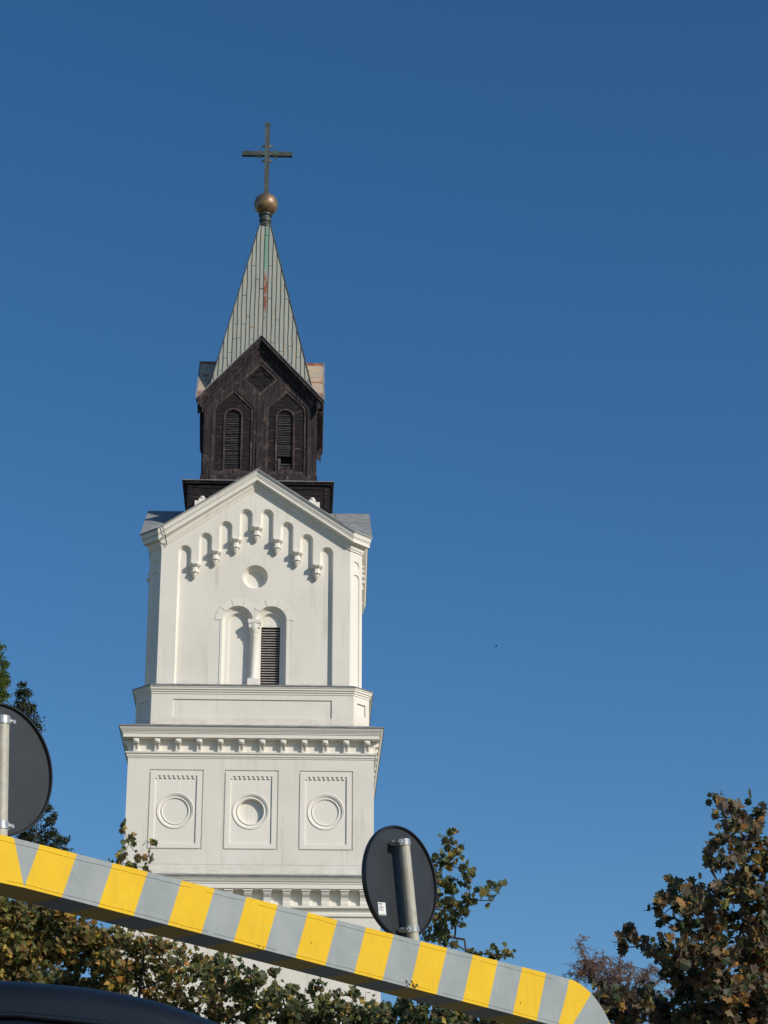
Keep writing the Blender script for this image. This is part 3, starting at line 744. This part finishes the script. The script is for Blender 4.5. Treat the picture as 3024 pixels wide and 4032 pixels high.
def sign(lab, s, zc, lean, ptop, pbot, clampz, yawd, sticker=False, cside=-1, shift=.015):
    root = thing('round_sign', lab, 'road sign', tuple(BT(s, .12, ZT)), math.radians(47.9189), 'round signs standing on the striped gantry')
    Tl = Matrix.Rotation(-lean, 4, 'Y')
    def ZZ(z): return z - ZT
    b = MB(); b.tube([Tl @ Vector((0, 0, -.005)), Tl @ Vector((0, 0, ZZ(ptop)))], .0375, 28)
    b.build('pole', M['galv'], root, auto=40)
    Tp = Tl @ Matrix.Translation((shift, .07, ZZ(zc))) @ Matrix.Rotation(math.radians(yawd), 4, 'Z') @ FACEY
    R = .362
    b = MB(); b.lathe([(.001, -.004), (R - .012, -.004), (R - .012, .0), (.001, .0)][::-1], 72, Tp)
    pl = b.build('sign_plate', M['signback'], root, auto=30)
    b = MB(); b.lathe([(R - .018, -.020), (R - .002, -.020), (R, -.012), (R, .008), (R - .004, .016), (R - .012, .016), (R - .016, .008), (R - .016, -.004)], 72, Tp)
    b.build('rim', M['rim'], root, auto=50)
    b = MB(); b.lathe([(R - .018, -.008), (.001, -.008)][::-1], 64, Tp); b.build('sign_face', M['white_face'], root)
    b = MB(); b.lathe([(R - .02, -.0105), (R - .085, -.0105)][::-1], 64, Tp); b.build('border', M['red'], root)
    for cz in clampz:
        b = MB(); Tc = Tl @ Matrix.Translation((0, 0, ZZ(cz)))
        b.lathe([(.038, -.020), (.0425, -.020), (.0425, .020), (.038, .020)], 28, Tc)
        b.box((-.075, .030, -.014), (.078, .050, .014), Tc)
        b.box((cside * .045 - .012, -.012, -.018), (cside * .045 + .012, .04, .018), Tc)
        b.box((-cside * .055 - .012, -.004, -.012), (-cside * .055 + .012, .04, .012), Tc)
        b.box((cside * .072 - .006, -.02, -.006), (cside * .072 + .006, .06, .006), Tc)
        b.lathe([(.001, .02), (.012, .02), (.012, .0), (.009, -.0), (.009, -.03)], 6, Tc @ Matrix.Translation((cside * .058, -.01, 0)) @ FACEY)
        b.build('clamp', M['clamp'], root, auto=40)
    if sticker:
        b = MB(); Ts = Tp @ Matrix.Translation((-.215, -.175, .0035)) @ Matrix.Rotation(-.03, 4, 'Z')
        b.box((-.037, -.040, -.0025), (.037, .040, 0), Ts); st = b.build('sticker', M['label'], root)
        b = MB(); b.box((-.032, .027, .0), (.004, .033, .0006), Ts)
        for i, (x0, x1) in enumerate(((-.03, .012), (-.03, .02), (-.03, .006), (-.03, .016))): b.box((x0, .014 - i * .008, 0), (x1, .0165 - i * .008, .0006), Ts)
        b.box((-.035, -.036, 0), (.034, -.033, .0006), Ts)
        b.build('print', M['ink'], st)
    return root
sign('round sign seen from behind with a small white sticker on its dark back', 3.262, 4.985, .15, 5.245, 4.57, (5.225, 4.675), 0, True, -1)
sign('round sign seen from behind at the left picture edge, no sticker on its dark back', -.168, 4.985, .06, 5.25, 4.57, (5.225, 4.66), -1, False, 1, .05)

# ---- steel post with domed cap beside the van
pp = at(945, 4022, 12)
b = MB(); b.lathe([(.05, 0), (.05, .02), (.034, .03), (.034, pp.z - .035), (.03, pp.z - .012), (.018, pp.z - .003), (.001, pp.z)], 20, None)
po_ = b.build('steel_post', M['galv'], None, auto=40); po_.location = (pp.x, pp.y, 0)
tag(po_, 'grey steel post with a domed top, only its tip showing beside the dark van roof', 'post')

# ================================================================ dark van, lower left
van = thing('parked_van', 'dark blue black van seen from behind, only its curved roof edge in view', 'van', (.60, -65.72, 0))
def carpaint():
    m, t, b = base_mat('dark_blue_paint', .38)
    b.inputs['Base Color'].default_value = (.010, .014, .022, 1)
    if 'Coat Weight' in b.inputs: b.inputs['Coat Weight'].default_value = .15; b.inputs['Coat Roughness'].default_value = .08
    g = noise(t, coords(t), 3, 4); t.links.new(ramp(t, g, [(.3, (.004, .006, .010)), (.7, (.007, .010, .015))]), b.inputs['Base Color'])
    return m
M['paint'] = carpaint(); M['glass'] = simple('tinted_glass', (.012, .015, .018), .06, 0, .1); M['rubber'] = simple('black_rubber', (.02, .02, .02), .8)
M['alloy'] = simple('wheel_alloy', (.4, .4, .42), .35, .8); M['tail'] = simple('red_lamp_glass', (.35, .01, .01), .15)
HW = .97
def sect(y, ztop, hw, zb=.35):
    # half profile from the roof centre to the sill: crowned roof, rounded shoulder
    pts = []
    for x, d in ((0, 0), (.10, .003), (.25, .016), (.34, .030), (.43, .050), (.51, .075), (.58, .103), (.66, .145), (.74, .20), (.80, .26), (.845, .34), (.88, .46), (.91, .70), (.945, 1.0), (.965, 1.3), (.97, 1.6), (.955, 1.95), (.93, 2.3)):
        z = ztop - d; pts.append((x * hw / HW, y, max(zb, z)))
    return [(-x, yy, z) for x, yy, z in pts[::-1][:-1]] + pts
secs = [(0.012, 2.50, .90), (0.0, 2.615, .955), (.015, 2.648, .965), (.06, 2.672, .97), (.20, 2.69, .97), (2.2, 2.69, .97), (3.1, 2.60, .95), (3.8, 1.95, .93), (4.0, 1.45, .93), (4.8, 1.28, .90), (5.0, 1.0, .84)]
b = MB(); rows = [sect(*s) for s in secs]; n = len(rows[0])
b.v = [p for r in rows for p in r]
b.f = [(j * n + i, j * n + i + 1, (j + 1) * n + i + 1, (j + 1) * n + i) for j in range(len(rows) - 1) for i in range(n - 1)]
b.f += [tuple(range(n))[::-1], tuple((len(rows) - 1) * n + i for i in range(n))]
b.build('body', M['paint'], van, smooth=True, auto=50)
b = MB()                                                        # pressed line below the roof edge
ln = [(-.9, 2.22), (-.7, 2.43), (-.5, 2.525), (-.3, 2.575), (-.1, 2.595), (.1, 2.597), (.3, 2.578), (.5, 2.527), (.7, 2.43), (.9, 2.22)]
b.tube([(x, -.004, z - .02) for x, z in ln], .009, 8); b.build('roof_seam', M['paint'], van, smooth=True)
b = MB(); b.box((-.72, -.012, 1.35), (-.03, .02, 2.15)); b.box((.03, -.012, 1.35), (.72, .02, 2.15)); b.build('rear_window', M['glass'], van)
for s in (-1, 1):
    b = MB(); b.box((s * .86 - .05, -.02, .95), (s * .86 + .05, .04, 1.5)); b.build('tail_light', M['tail'], van)
    for y in (.95, 4.1):
        L = Matrix.Translation((s * .86, y, .34)) @ Matrix.Rotation(PI / 2, 4, 'Y')
        b = MB(); b.lathe([(.20, -.1), (.33, -.1), (.34, -.07), (.34, .07), (.33, .1), (.20, .1)], 32, L); wh = b.build('wheel', M['rubber'], van, smooth=True)
        b = MB(); b.lathe([(.001, s * .10), (.06, s * .11), (.19, s * .08), (.21, s * .09)], 24, L); b.build('rim', M['alloy'], wh, smooth=True)
b = MB(); b.box((-.9, -.12, .35), (.9, .03, .62)); b.build('bumper', M['rubber'], van)

# ================================================================ vegetation
LOBE = [(0, -.46), (.13, -.26), (.36, -.34), (.36, -.14), (.56, -.02), (.40, .10), (.44, .36), (.20, .34), (.0, .60), (-.20, .34), (-.44, .36), (-.40, .10), (-.56, -.02), (-.36, -.14), (-.36, -.34), (-.13, -.26)]
def leaf(b, p, size, rnd, simple_=False, droop=.3, face=None):
    k = len(b.v)
    nrm = Vector((rnd.gauss(0, 1), rnd.gauss(0, 1), rnd.gauss(.35, .8)))
    if nrm.length < .1: nrm = Vector((0, 0, 1))
    nrm.normalize(); tip = Vector((rnd.gauss(0, 1), rnd.gauss(0, 1), rnd.gauss(-droop, .7))); tip -= nrm * tip.dot(nrm)
    if tip.length < .01: tip = nrm.orthogonal()
    tip.normalize(); sd = tip.cross(nrm); curl = rnd.uniform(-.5, 1.5)
    if simple_:
        for x, y in ((0, -.5), (.40, .0), (0, .5), (-.40, .0)):
            b.v.append(tuple(p + (sd * x + tip * y + nrm * (abs(x) * curl)) * size))
        b.f += [(k, k + 1, k + 2), (k, k + 2, k + 3)]
    else:
        b.v.append(tuple(p + tip * (-.05 * size)))
        for x, y in LOBE: b.v.append(tuple(p + (sd * x + tip * y + nrm * ((abs(x) * 1.0 + max(0, y) * .35) * curl)) * size))
        b.f += [(k, k + 1 + i, k + 1 + (i + 1) % 16) for i in range(16)]
def tree(name, label, cat, base, D, clumps, leafsize, lmat, nleaf, group=None, simple_=False, trunk_r=.16, extra=(), seed=1, bark=None, jit=.8, twigs=True, fill=1.0, depthk=1.0):
    """clumps: (px, py, rpx) discs seen at distance D; each becomes a ball of twigs and leaves with its own depth"""
    rnd = random.Random(seed)
    root = thing(name, label, cat, (base[0], base[1], 0), 0, group)
    O = Vector((base[0], base[1], 0)); wood_ = MB(); lv = MB()
    C = []
    for c in clumps:
        p = at(c[0], c[1], D + rnd.uniform(-jit, jit) + (c[3] if len(c) > 3 else 0)) - O; C.append((p, c[2] * D / FPX))
    for p, r in extra: C.append((Vector(p), r))
    cz = sum(p.z for p, r in C) / len(C); top = max(p.z for p, r in C); low = min(p.z for p, r in C)
    tz = max(1.5, low - 1.2); 
    cen = sum((p for p, r in C), Vector()) / len(C)
    spine = [Vector((0, 0, 0)), Vector((.05, .03, tz * .5)), Vector((.02, 0, tz)), Vector((cen.x * .4, cen.y * .4, (tz + cz) / 2)), Vector((cen.x * .8, cen.y * .8, cz))]
    wood_.tube(spine, [trunk_r, trunk_r * .8, trunk_r * .55, trunk_r * .25, trunk_r * .08], 10)
    nodes = [(spine[2].lerp(spine[4], f / 5), .018) for f in range(6)]
    for p, r in sorted(C, key=lambda c: c[0].z + (c[0] - cen).length * .35):
        cand = [(((a - p).length + max(0, a.z - p.z) * 3), a, ra) for a, ra in nodes]
        _, a, ra = min(cand, key=lambda c: c[0])
        mid = a.lerp(p, .5) + Vector((rnd.uniform(-.12, .12), rnd.uniform(-.12, .12), -.06)) * min(.5, (p - a).length)
        r1_ = max(.006, ra * .8)
        q1 = a.lerp(mid, .5) * .85 + a.lerp(p, .25) * .15; q2 = mid.lerp(p, .5) * .85 + a.lerp(p, .75) * .15; mid = mid.lerp(a.lerp(p, .5), .4)
        wood_.tube([a, q1.lerp(mid, .15), mid, q2, p], [ra, ra * .9, (ra + r1_) / 2, r1_, r1_], 6)
        nodes.append((p, r1_)); nodes.append((mid, (ra + r1_) / 2))
        m = int(nleaf * fill * (r ** 2) * (2.4 if not simple_ else 2.2) * (1 if r > .22 or simple_ else .62)) + 4
        tw = []
        for _ in range(max(4, int(4 + r * 9))):
            v = Vector((rnd.gauss(0, 1), rnd.gauss(0, 1), rnd.gauss(.45, .8))).normalized() * r * rnd.uniform(.8, 1.4 if r > .22 else 1.75)
            tw.append(v)
            if twigs: wood_.tube([p, p + v * .5 + Vector((0, 0, -.03 * r)), p + v], [.007, .004, .0015], 3)
        for _ in range(m):
            if rnd.random() < .55:
                v = rnd.choice(tw) * rnd.uniform(.25, 1.0); g_ = min(.10, max(.05, r * .17))
                v = v + Vector((rnd.gauss(0, g_), rnd.gauss(0, g_), rnd.gauss(0, g_)))
            else: v = Vector((rnd.gauss(0, 1), rnd.gauss(0, 1), rnd.gauss(0, 1))).normalized() * (rnd.random() ** .5) * r
            leaf(lv, p + v, leafsize * .72 * rnd.uniform(.45, 1.4), rnd, simple_)
    wood_.build('trunk', bark or M['bark'], root, smooth=True)
    lv.build('crown', lmat, root)
    return root
M['bark'] = simple('grey_brown_bark', (.045, .035, .027), .85, 0, .4, 9, .4)
M['bark_dark'] = simple('dark_bark', (.045, .032, .026), .85, 0, .4, 9, .4)
G1 = [(0, (.030, .044, .018)), (.30, (.070, .082, .030)), (.50, (.125, .125, .040)), (.64, (.085, .060, .032)), (.78, (.20, .145, .060)), (.86, (.30, .145, .035)), (.93, (.30, .25, .05)), (1, (.15, .085, .05))]
M['plane'] = leafmat('autumn_plane_leaves', G1)
G2 = [(0, (.024, .034, .020)), (.32, (.050, .064, .032)), (.48, (.075, .062, .048)), (.62, (.10, .075, .055)), (.78, (.15, .095, .045)), (.87, (.26, .13, .035)), (.93, (.20, .18, .05)), (1, (.14, .095, .075))]
M['brownleaf'] = leafmat('brown_autumn_leaves', G2)
M['greenleaf'] = leafmat('green_plane_leaves', [(0, (.030, .044, .024)), (.4, (.062, .080, .034)), (.7, (.11, .118, .044)), (.87, (.13, .085, .05)), (1, (.34, .25, .05))])
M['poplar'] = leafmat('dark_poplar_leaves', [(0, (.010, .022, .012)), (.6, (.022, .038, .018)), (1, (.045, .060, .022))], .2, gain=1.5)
M['poplar_lit'] = leafmat('painted_sun_poplar_leaves', [(0, (.12, .13, .03)), (.5, (.24, .23, .045)), (1, (.42, .34, .07))], .5, gain=2.7)  # sunlight painted into the leaf colour, brighter than the other poplar
def S(*pts): return [(x * 1.8228, y * 1.8228, r * 1.8228) + tuple(k) for x, y, r, *k in pts]   # measured on a 1659 px wide view
# row of plane trees behind the gantry
def below(D, pts, r): return pts
tree('plane_tree', 'autumn plane tree behind the gantry at the far left, dense olive and tan leaves', 'tree', (-3.6, -32.6), 38,
     S((-10, 1985, 50), (40, 1985, 44), (95, 1985, 40), (140, 2000, 42), (185, 2012, 34), (225, 2040, 24), (20, 2050, 50), (80, 2060, 48), (150, 2070, 46), (200, 2040, 36), (230, 2090, 42), (10, 2130, 50), (70, 2140, 50), (150, 2150, 50), (215, 2160, 48), (-30, 2080, 50), (20, 2210, 55), (100, 2220, 55), (190, 2230, 55), (-60, 2180, 60)),
     .150, M['plane'], 1350, 'plane trees behind the gantry', seed=11, extra=[((-.3, .3, 7.2), 1.1), ((.9, .2, 7.0), 1.0), ((.2, 1.2, 8.6), .9)], jit=.5)
tree('plane_tree', 'autumn plane tree behind the gantry, one bare reddish shoot rising before the tower left corner', 'tree', (-1.4, -33.2), 38,
     S((285, 1880, 20), (262, 1850, 13), (280, 1815, 11), (300, 1850, 10), (268, 1790, 6), (325, 1820, 8), (322, 1850, 7), (250, 1870, 12), (240, 1885, 8), (320, 1880, 9), (300, 2050, 30), (265, 2030, 26), (350, 2060, 30), (290, 2100, 42), (360, 2110, 40), (420, 2090, 32), (250, 2150, 45), (320, 2170, 48), (400, 2170, 46), (455, 2140, 34), (300, 2240, 55), (390, 2240, 55), (270, 1950, 16), (290, 1990, 20), (475, 2200, 40), (262, 2042, 22), (300, 2045, 24), (340, 2050, 24), (390, 2066, 24), (430, 2075, 20), (458, 2090, 22), (345, 2020, 8)),
     .130, M['plane'], 900, 'plane trees behind the gantry', seed=12, extra=[((.3, .5, 7.0), 1.0), ((-.6, .2, 7.0), 1.0)], jit=.5)
tree('plane_tree', 'sparse autumn plane tree below the gantry with white wall showing through its leaves', 'tree', (.9, -33.0), 37,
     S((500, 2098, 22), (470, 2080, 16), (480, 2140, 24), (520, 2160, 26), (585, 2165, 24), (640, 2190, 28), (700, 2175, 22), (745, 2190, 26), (612, 2150, 13), (440, 2115, 20), (800, 2195, 20), (555, 2122, 18), (600, 2138, 12), (672, 2138, 13), (720, 2148, 12), (764, 2150, 14), (545, 2110, 20), (520, 2140, 30), (590, 2150, 24), (560, 2190, 34), (630, 2140, 16), (650, 2170, 24), (620, 2210, 36), (690, 2160, 18), (700, 2200, 34), (750, 2180, 22), (790, 2170, 18), (770, 2220, 34), (540, 2240, 45), (660, 2250, 48), (760, 2260, 48), (480, 2110, 14), (590, 2100, 9), (735, 2150, 9), (690, 2130, 8)),
     .150, M['greenleaf'], 950, 'plane trees behind the gantry', seed=13, extra=[((0, .5, 6.6), 1.0), ((.8, .3, 6.8), .8)], jit=.5)
tree('plane_tree', 'green plane tree whose upper branches stand right of the stickered sign', 'tree', (4.3, -37.5), 34,
     S((975, 1800, 9), (968, 1822, 12), (985, 1838, 13), (945, 1865, 15), (965, 1868, 17), (1000, 1875, 13), (940, 1905, 22), (975, 1915, 22), (1010, 1905, 11), (1022, 1885, 8), (935, 1950, 24), (975, 1955, 22), (1015, 1940, 14), (1045, 1925, 12), (1070, 1915, 11), (1085, 1908, 9), (1060, 1945, 9), (950, 1990, 22), (985, 1990, 15), (1000, 1965, 12), (960, 2020, 18), (930, 2020, 24), (1040, 2060, 12), (1070, 2068, 17), (1095, 2062, 13), (1020, 2060, 7), (905, 1960, 26),
       (985, 2040, 8), (860, 2180, 30), (910, 2190, 28), (840, 2220, 38), (900, 2230, 40), (960, 2200, 22), (1000, 2215, 28), (1060, 2225, 26), (1110, 2230, 24), (960, 2100, 30), (1040, 2120, 30), (820, 2190, 22)),
     .140, M['greenleaf'], 1000, 'plane trees behind the gantry', seed=14, jit=.35, extra=[((-.3, .3, 7.0), 1.0), ((.6, .2, 6.6), .9)])
tree('plane_tree', 'large brown and olive autumn plane tree filling the lower right corner', 'tree', (6.6, -45.0), 26,
     S((1545, 1728, 10), (1575, 1745, 18), (1600, 1760, 18), (1640, 1758, 14), (1550, 1765, 10), (1590, 1790, 20), (1625, 1795, 18), (1560, 1810, 14), (1600, 1830, 26), (1640, 1830, 24), (1545, 1830, 12), (1535, 1860, 14), (1570, 1870, 26), (1620, 1880, 32), (1660, 1870, 28), (1560, 1920, 32), (1610, 1930, 36), (1655, 1940, 34),
       (1450, 1905, 12), (1475, 1920, 18), (1505, 1930, 20), (1460, 1950, 20), (1425, 1948, 12), (1420, 1965, 10), (1440, 1990, 13), (1490, 1965, 26), (1530, 1960, 26), (1480, 2010, 26), (1530, 2010, 34), (1590, 2000, 40), (1650, 2010, 40), (1350, 2015, 16), (1365, 2030, 12), (1345, 2045, 13), (1395, 2035, 12), (1405, 2055, 12), (1440, 2050, 24), (1480, 2060, 36), (1550, 2070, 44), (1620, 2080, 46), (1455, 2105, 30), (1500, 2130, 44), (1570, 2140, 48), (1640, 2150, 48),
       (1300, 2138, 16), (1335, 2155, 24), (1385, 2160, 30), (1300, 2165, 22), (1345, 2200, 40), (1420, 2200, 44), (1500, 2210, 48), (1580, 2220, 50), (1650, 2230, 50), (1300, 2150, 12)),
     .145, M['brownleaf'], 1500, None, seed=15, jit=.45, extra=[((0, .2, 4.9), .8), ((.6, .5, 5.6), .9), ((.9, .3, 7.2), .8), ((-.6, .3, 5.2), .7)], trunk_r=.18)
# poplars far left
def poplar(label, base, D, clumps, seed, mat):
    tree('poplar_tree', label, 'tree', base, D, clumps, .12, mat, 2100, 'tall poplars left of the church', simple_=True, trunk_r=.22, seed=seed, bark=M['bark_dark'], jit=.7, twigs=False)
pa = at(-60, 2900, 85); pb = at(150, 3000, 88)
poplar('tall poplar at the left edge, its leaves coloured a sunlit yellow green above the sign', (pa.x, pa.y), 85,
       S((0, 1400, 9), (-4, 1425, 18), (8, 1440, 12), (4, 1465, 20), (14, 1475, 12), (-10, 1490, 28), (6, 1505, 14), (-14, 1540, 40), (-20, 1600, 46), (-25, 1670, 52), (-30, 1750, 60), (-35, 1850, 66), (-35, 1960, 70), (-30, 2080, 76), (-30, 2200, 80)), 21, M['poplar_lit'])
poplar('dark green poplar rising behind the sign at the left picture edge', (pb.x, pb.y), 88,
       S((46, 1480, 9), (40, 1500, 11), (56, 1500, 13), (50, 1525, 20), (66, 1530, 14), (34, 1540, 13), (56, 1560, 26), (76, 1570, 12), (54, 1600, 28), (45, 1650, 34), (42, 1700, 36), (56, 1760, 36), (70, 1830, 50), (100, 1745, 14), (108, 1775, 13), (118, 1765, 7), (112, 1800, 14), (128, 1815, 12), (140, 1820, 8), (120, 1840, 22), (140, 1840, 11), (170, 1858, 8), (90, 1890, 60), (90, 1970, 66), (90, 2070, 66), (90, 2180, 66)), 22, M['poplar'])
# larch with bare feathery twigs
def larch():
    rnd = random.Random(31); D = 45; base = at(2430, 3900, D)
    root = thing('larch_tree', 'nearly bare larch with rust orange tufts behind the big plane tree', 'tree', (base.x, base.y, 0))
    O = Vector((base.x, base.y, 0)); w_ = MB(); l_ = MB()
    top = at(2278, 3716, D) - O
    def br(a, c, r0, gen):
        mid = a.lerp(c, .5) + Vector((rnd.uniform(-.05, .05), 0, rnd.uniform(-.06, .06))) * (c - a).length
        w_.tube([a, mid, c], [r0, r0 * .7, r0 * .3], 5)
        L = (c - a).length; nn = int(L * (44 if gen else 30))
        for i in range(nn):
            f = rnd.uniform(.05, 1); p = a.lerp(mid, f * 2) if f < .5 else mid.lerp(c, f * 2 - 1)
            q = p + Vector((rnd.gauss(0, .10), rnd.gauss(0, .10), rnd.gauss(-.06, .10)))
            w_.tube([p, q], [.0035, .0015], 3, False)
            for _ in range(14 if rnd.random() < .5 else 4):
                t0 = p.lerp(q, rnd.random()); d = Vector((rnd.gauss(0, 1), rnd.gauss(0, 1), rnd.gauss(0, 1))).normalized() * rnd.uniform(.02, .055)
                k = len(l_.v); sd = d.cross(Vector((.3, .8, .1))).normalized() * .0055
                l_.v += [tuple(t0 - sd), tuple(t0 + sd), tuple(t0 + d + sd * .6), tuple(t0 + d - sd * .6)]; l_.f.append((k, k + 1, k + 2, k + 3))
    trunk_top = at(2440, 3640 + 120, D) - O
    w_.tube([Vector((0, 0, 0)), Vector((0, 0, base.z * .6)), trunk_top], [.14, .10, .015], 8)
    tips = [(2278, 3716), (2262, 3812), (2300, 3760), (2330, 3772), (2370, 3760), (2400, 3775), (2440, 3765), (2480, 3800), (2520, 3840), (2560, 3870), (2590, 3900), (2540, 3920), (2350, 3800), (2420, 3830), (2470, 3860), (2500, 3880), (2640, 3800), (2700, 3880), (2560, 3790), (2400, 3870)]
    for i, (x, y) in enumerate(tips):
        c = at(x, y, D + rnd.uniform(-.5, .5)) - O
        a0 = Vector((0, 0, 0)).lerp(trunk_top, .0) + Vector((0, 0, max(c.z - rnd.uniform(.9, 1.4), 1)))
        br(at(2345, 3870, D) - O if x < 2345 else a0, c, .02, 0)
        for _ in range(5):
            s_ = (a0 if x >= 2345 else at(2345, 3870, D) - O).lerp(c, rnd.uniform(.3, .9)); e = s_ + Vector((rnd.gauss(0, .22), rnd.gauss(0, .22), rnd.uniform(-.05, .32)))
            br(s_, e, .007, 1)
    w_.build('trunk', simple('larch_bark', (.10, .075, .085), .8, 0, .3), root)
    l_.build('crown', leafmat('larch_needles', [(0, (.16, .085, .05)), (.5, (.27, .15, .07)), (1, (.24, .17, .15))], .3, gain=1.3), root)
larch()

# ================================================================ bird
bp = at(1953, 2545, 110)
bird = thing('bird', 'tiny dark bird flying alone in the blue sky right of the tower', 'bird', tuple(bp), .6)
b = MB(); b.tube([(-.07, 0, 0), (-.04, 0, .004), (0, 0, .006), (.035, 0, .008), (.055, 0, .012), (.07, 0, .01)], [.004, .014, .02, .016, .012, .002], 8)
b.add([(-.07, 0, 0), (-.11, -.02, .0), (-.11, .02, 0)], [(0, 1, 2)])
M['feather'] = simple('dark_feathers', (.02, .02, .025), .8)
b.build('body', M['feather'], bird, smooth=True)
for s in (-1, 1):
    b = MB(); b.add([(.03, s * .012, .012), (-.03, s * .012, .010), (-.035, s * .07, .055), (.015, s * .075, .06), (-.04, s * .13, .04)], [(0, 1, 2, 3), (3, 2, 4)])
    b.add([(.03, s * .012, .008), (-.03, s * .012, .006), (-.035, s * .07, .051), (.015, s * .075, .056), (-.04, s * .13, .037)], [(3, 2, 1, 0), (4, 2, 3)])
    b.build('wing', M['feather'], bird)

# ================================================================ ground
b = MB(); b.add([(-400, -300, 0), (400, -300, 0), (400, 500, 0), (-400, 500, 0)], [(0, 1, 2, 3)])
g = b.build('ground', simple('dry_grass_ground', (.10, .10, .05), .95, 0, .4, .8, .3)); tag(g, kind='structure')
b = MB(); b.add([(-60, -90, .004), (60, -90, .004), (60, -40, .004), (-60, -40, .004)], [(0, 1, 2, 3)])
g = b.build('road', simple('asphalt', (.05, .05, .052), .9, 0, .25, 8, .3)); tag(g, kind='structure')
b = MB(); b.box((-60, -40, -.2), (60, -37.6, .12)); g = b.build('pavement', simple('concrete_paving', (.30, .29, .27), .9, 0, .15, 2, .2)); tag(g, kind='structure')
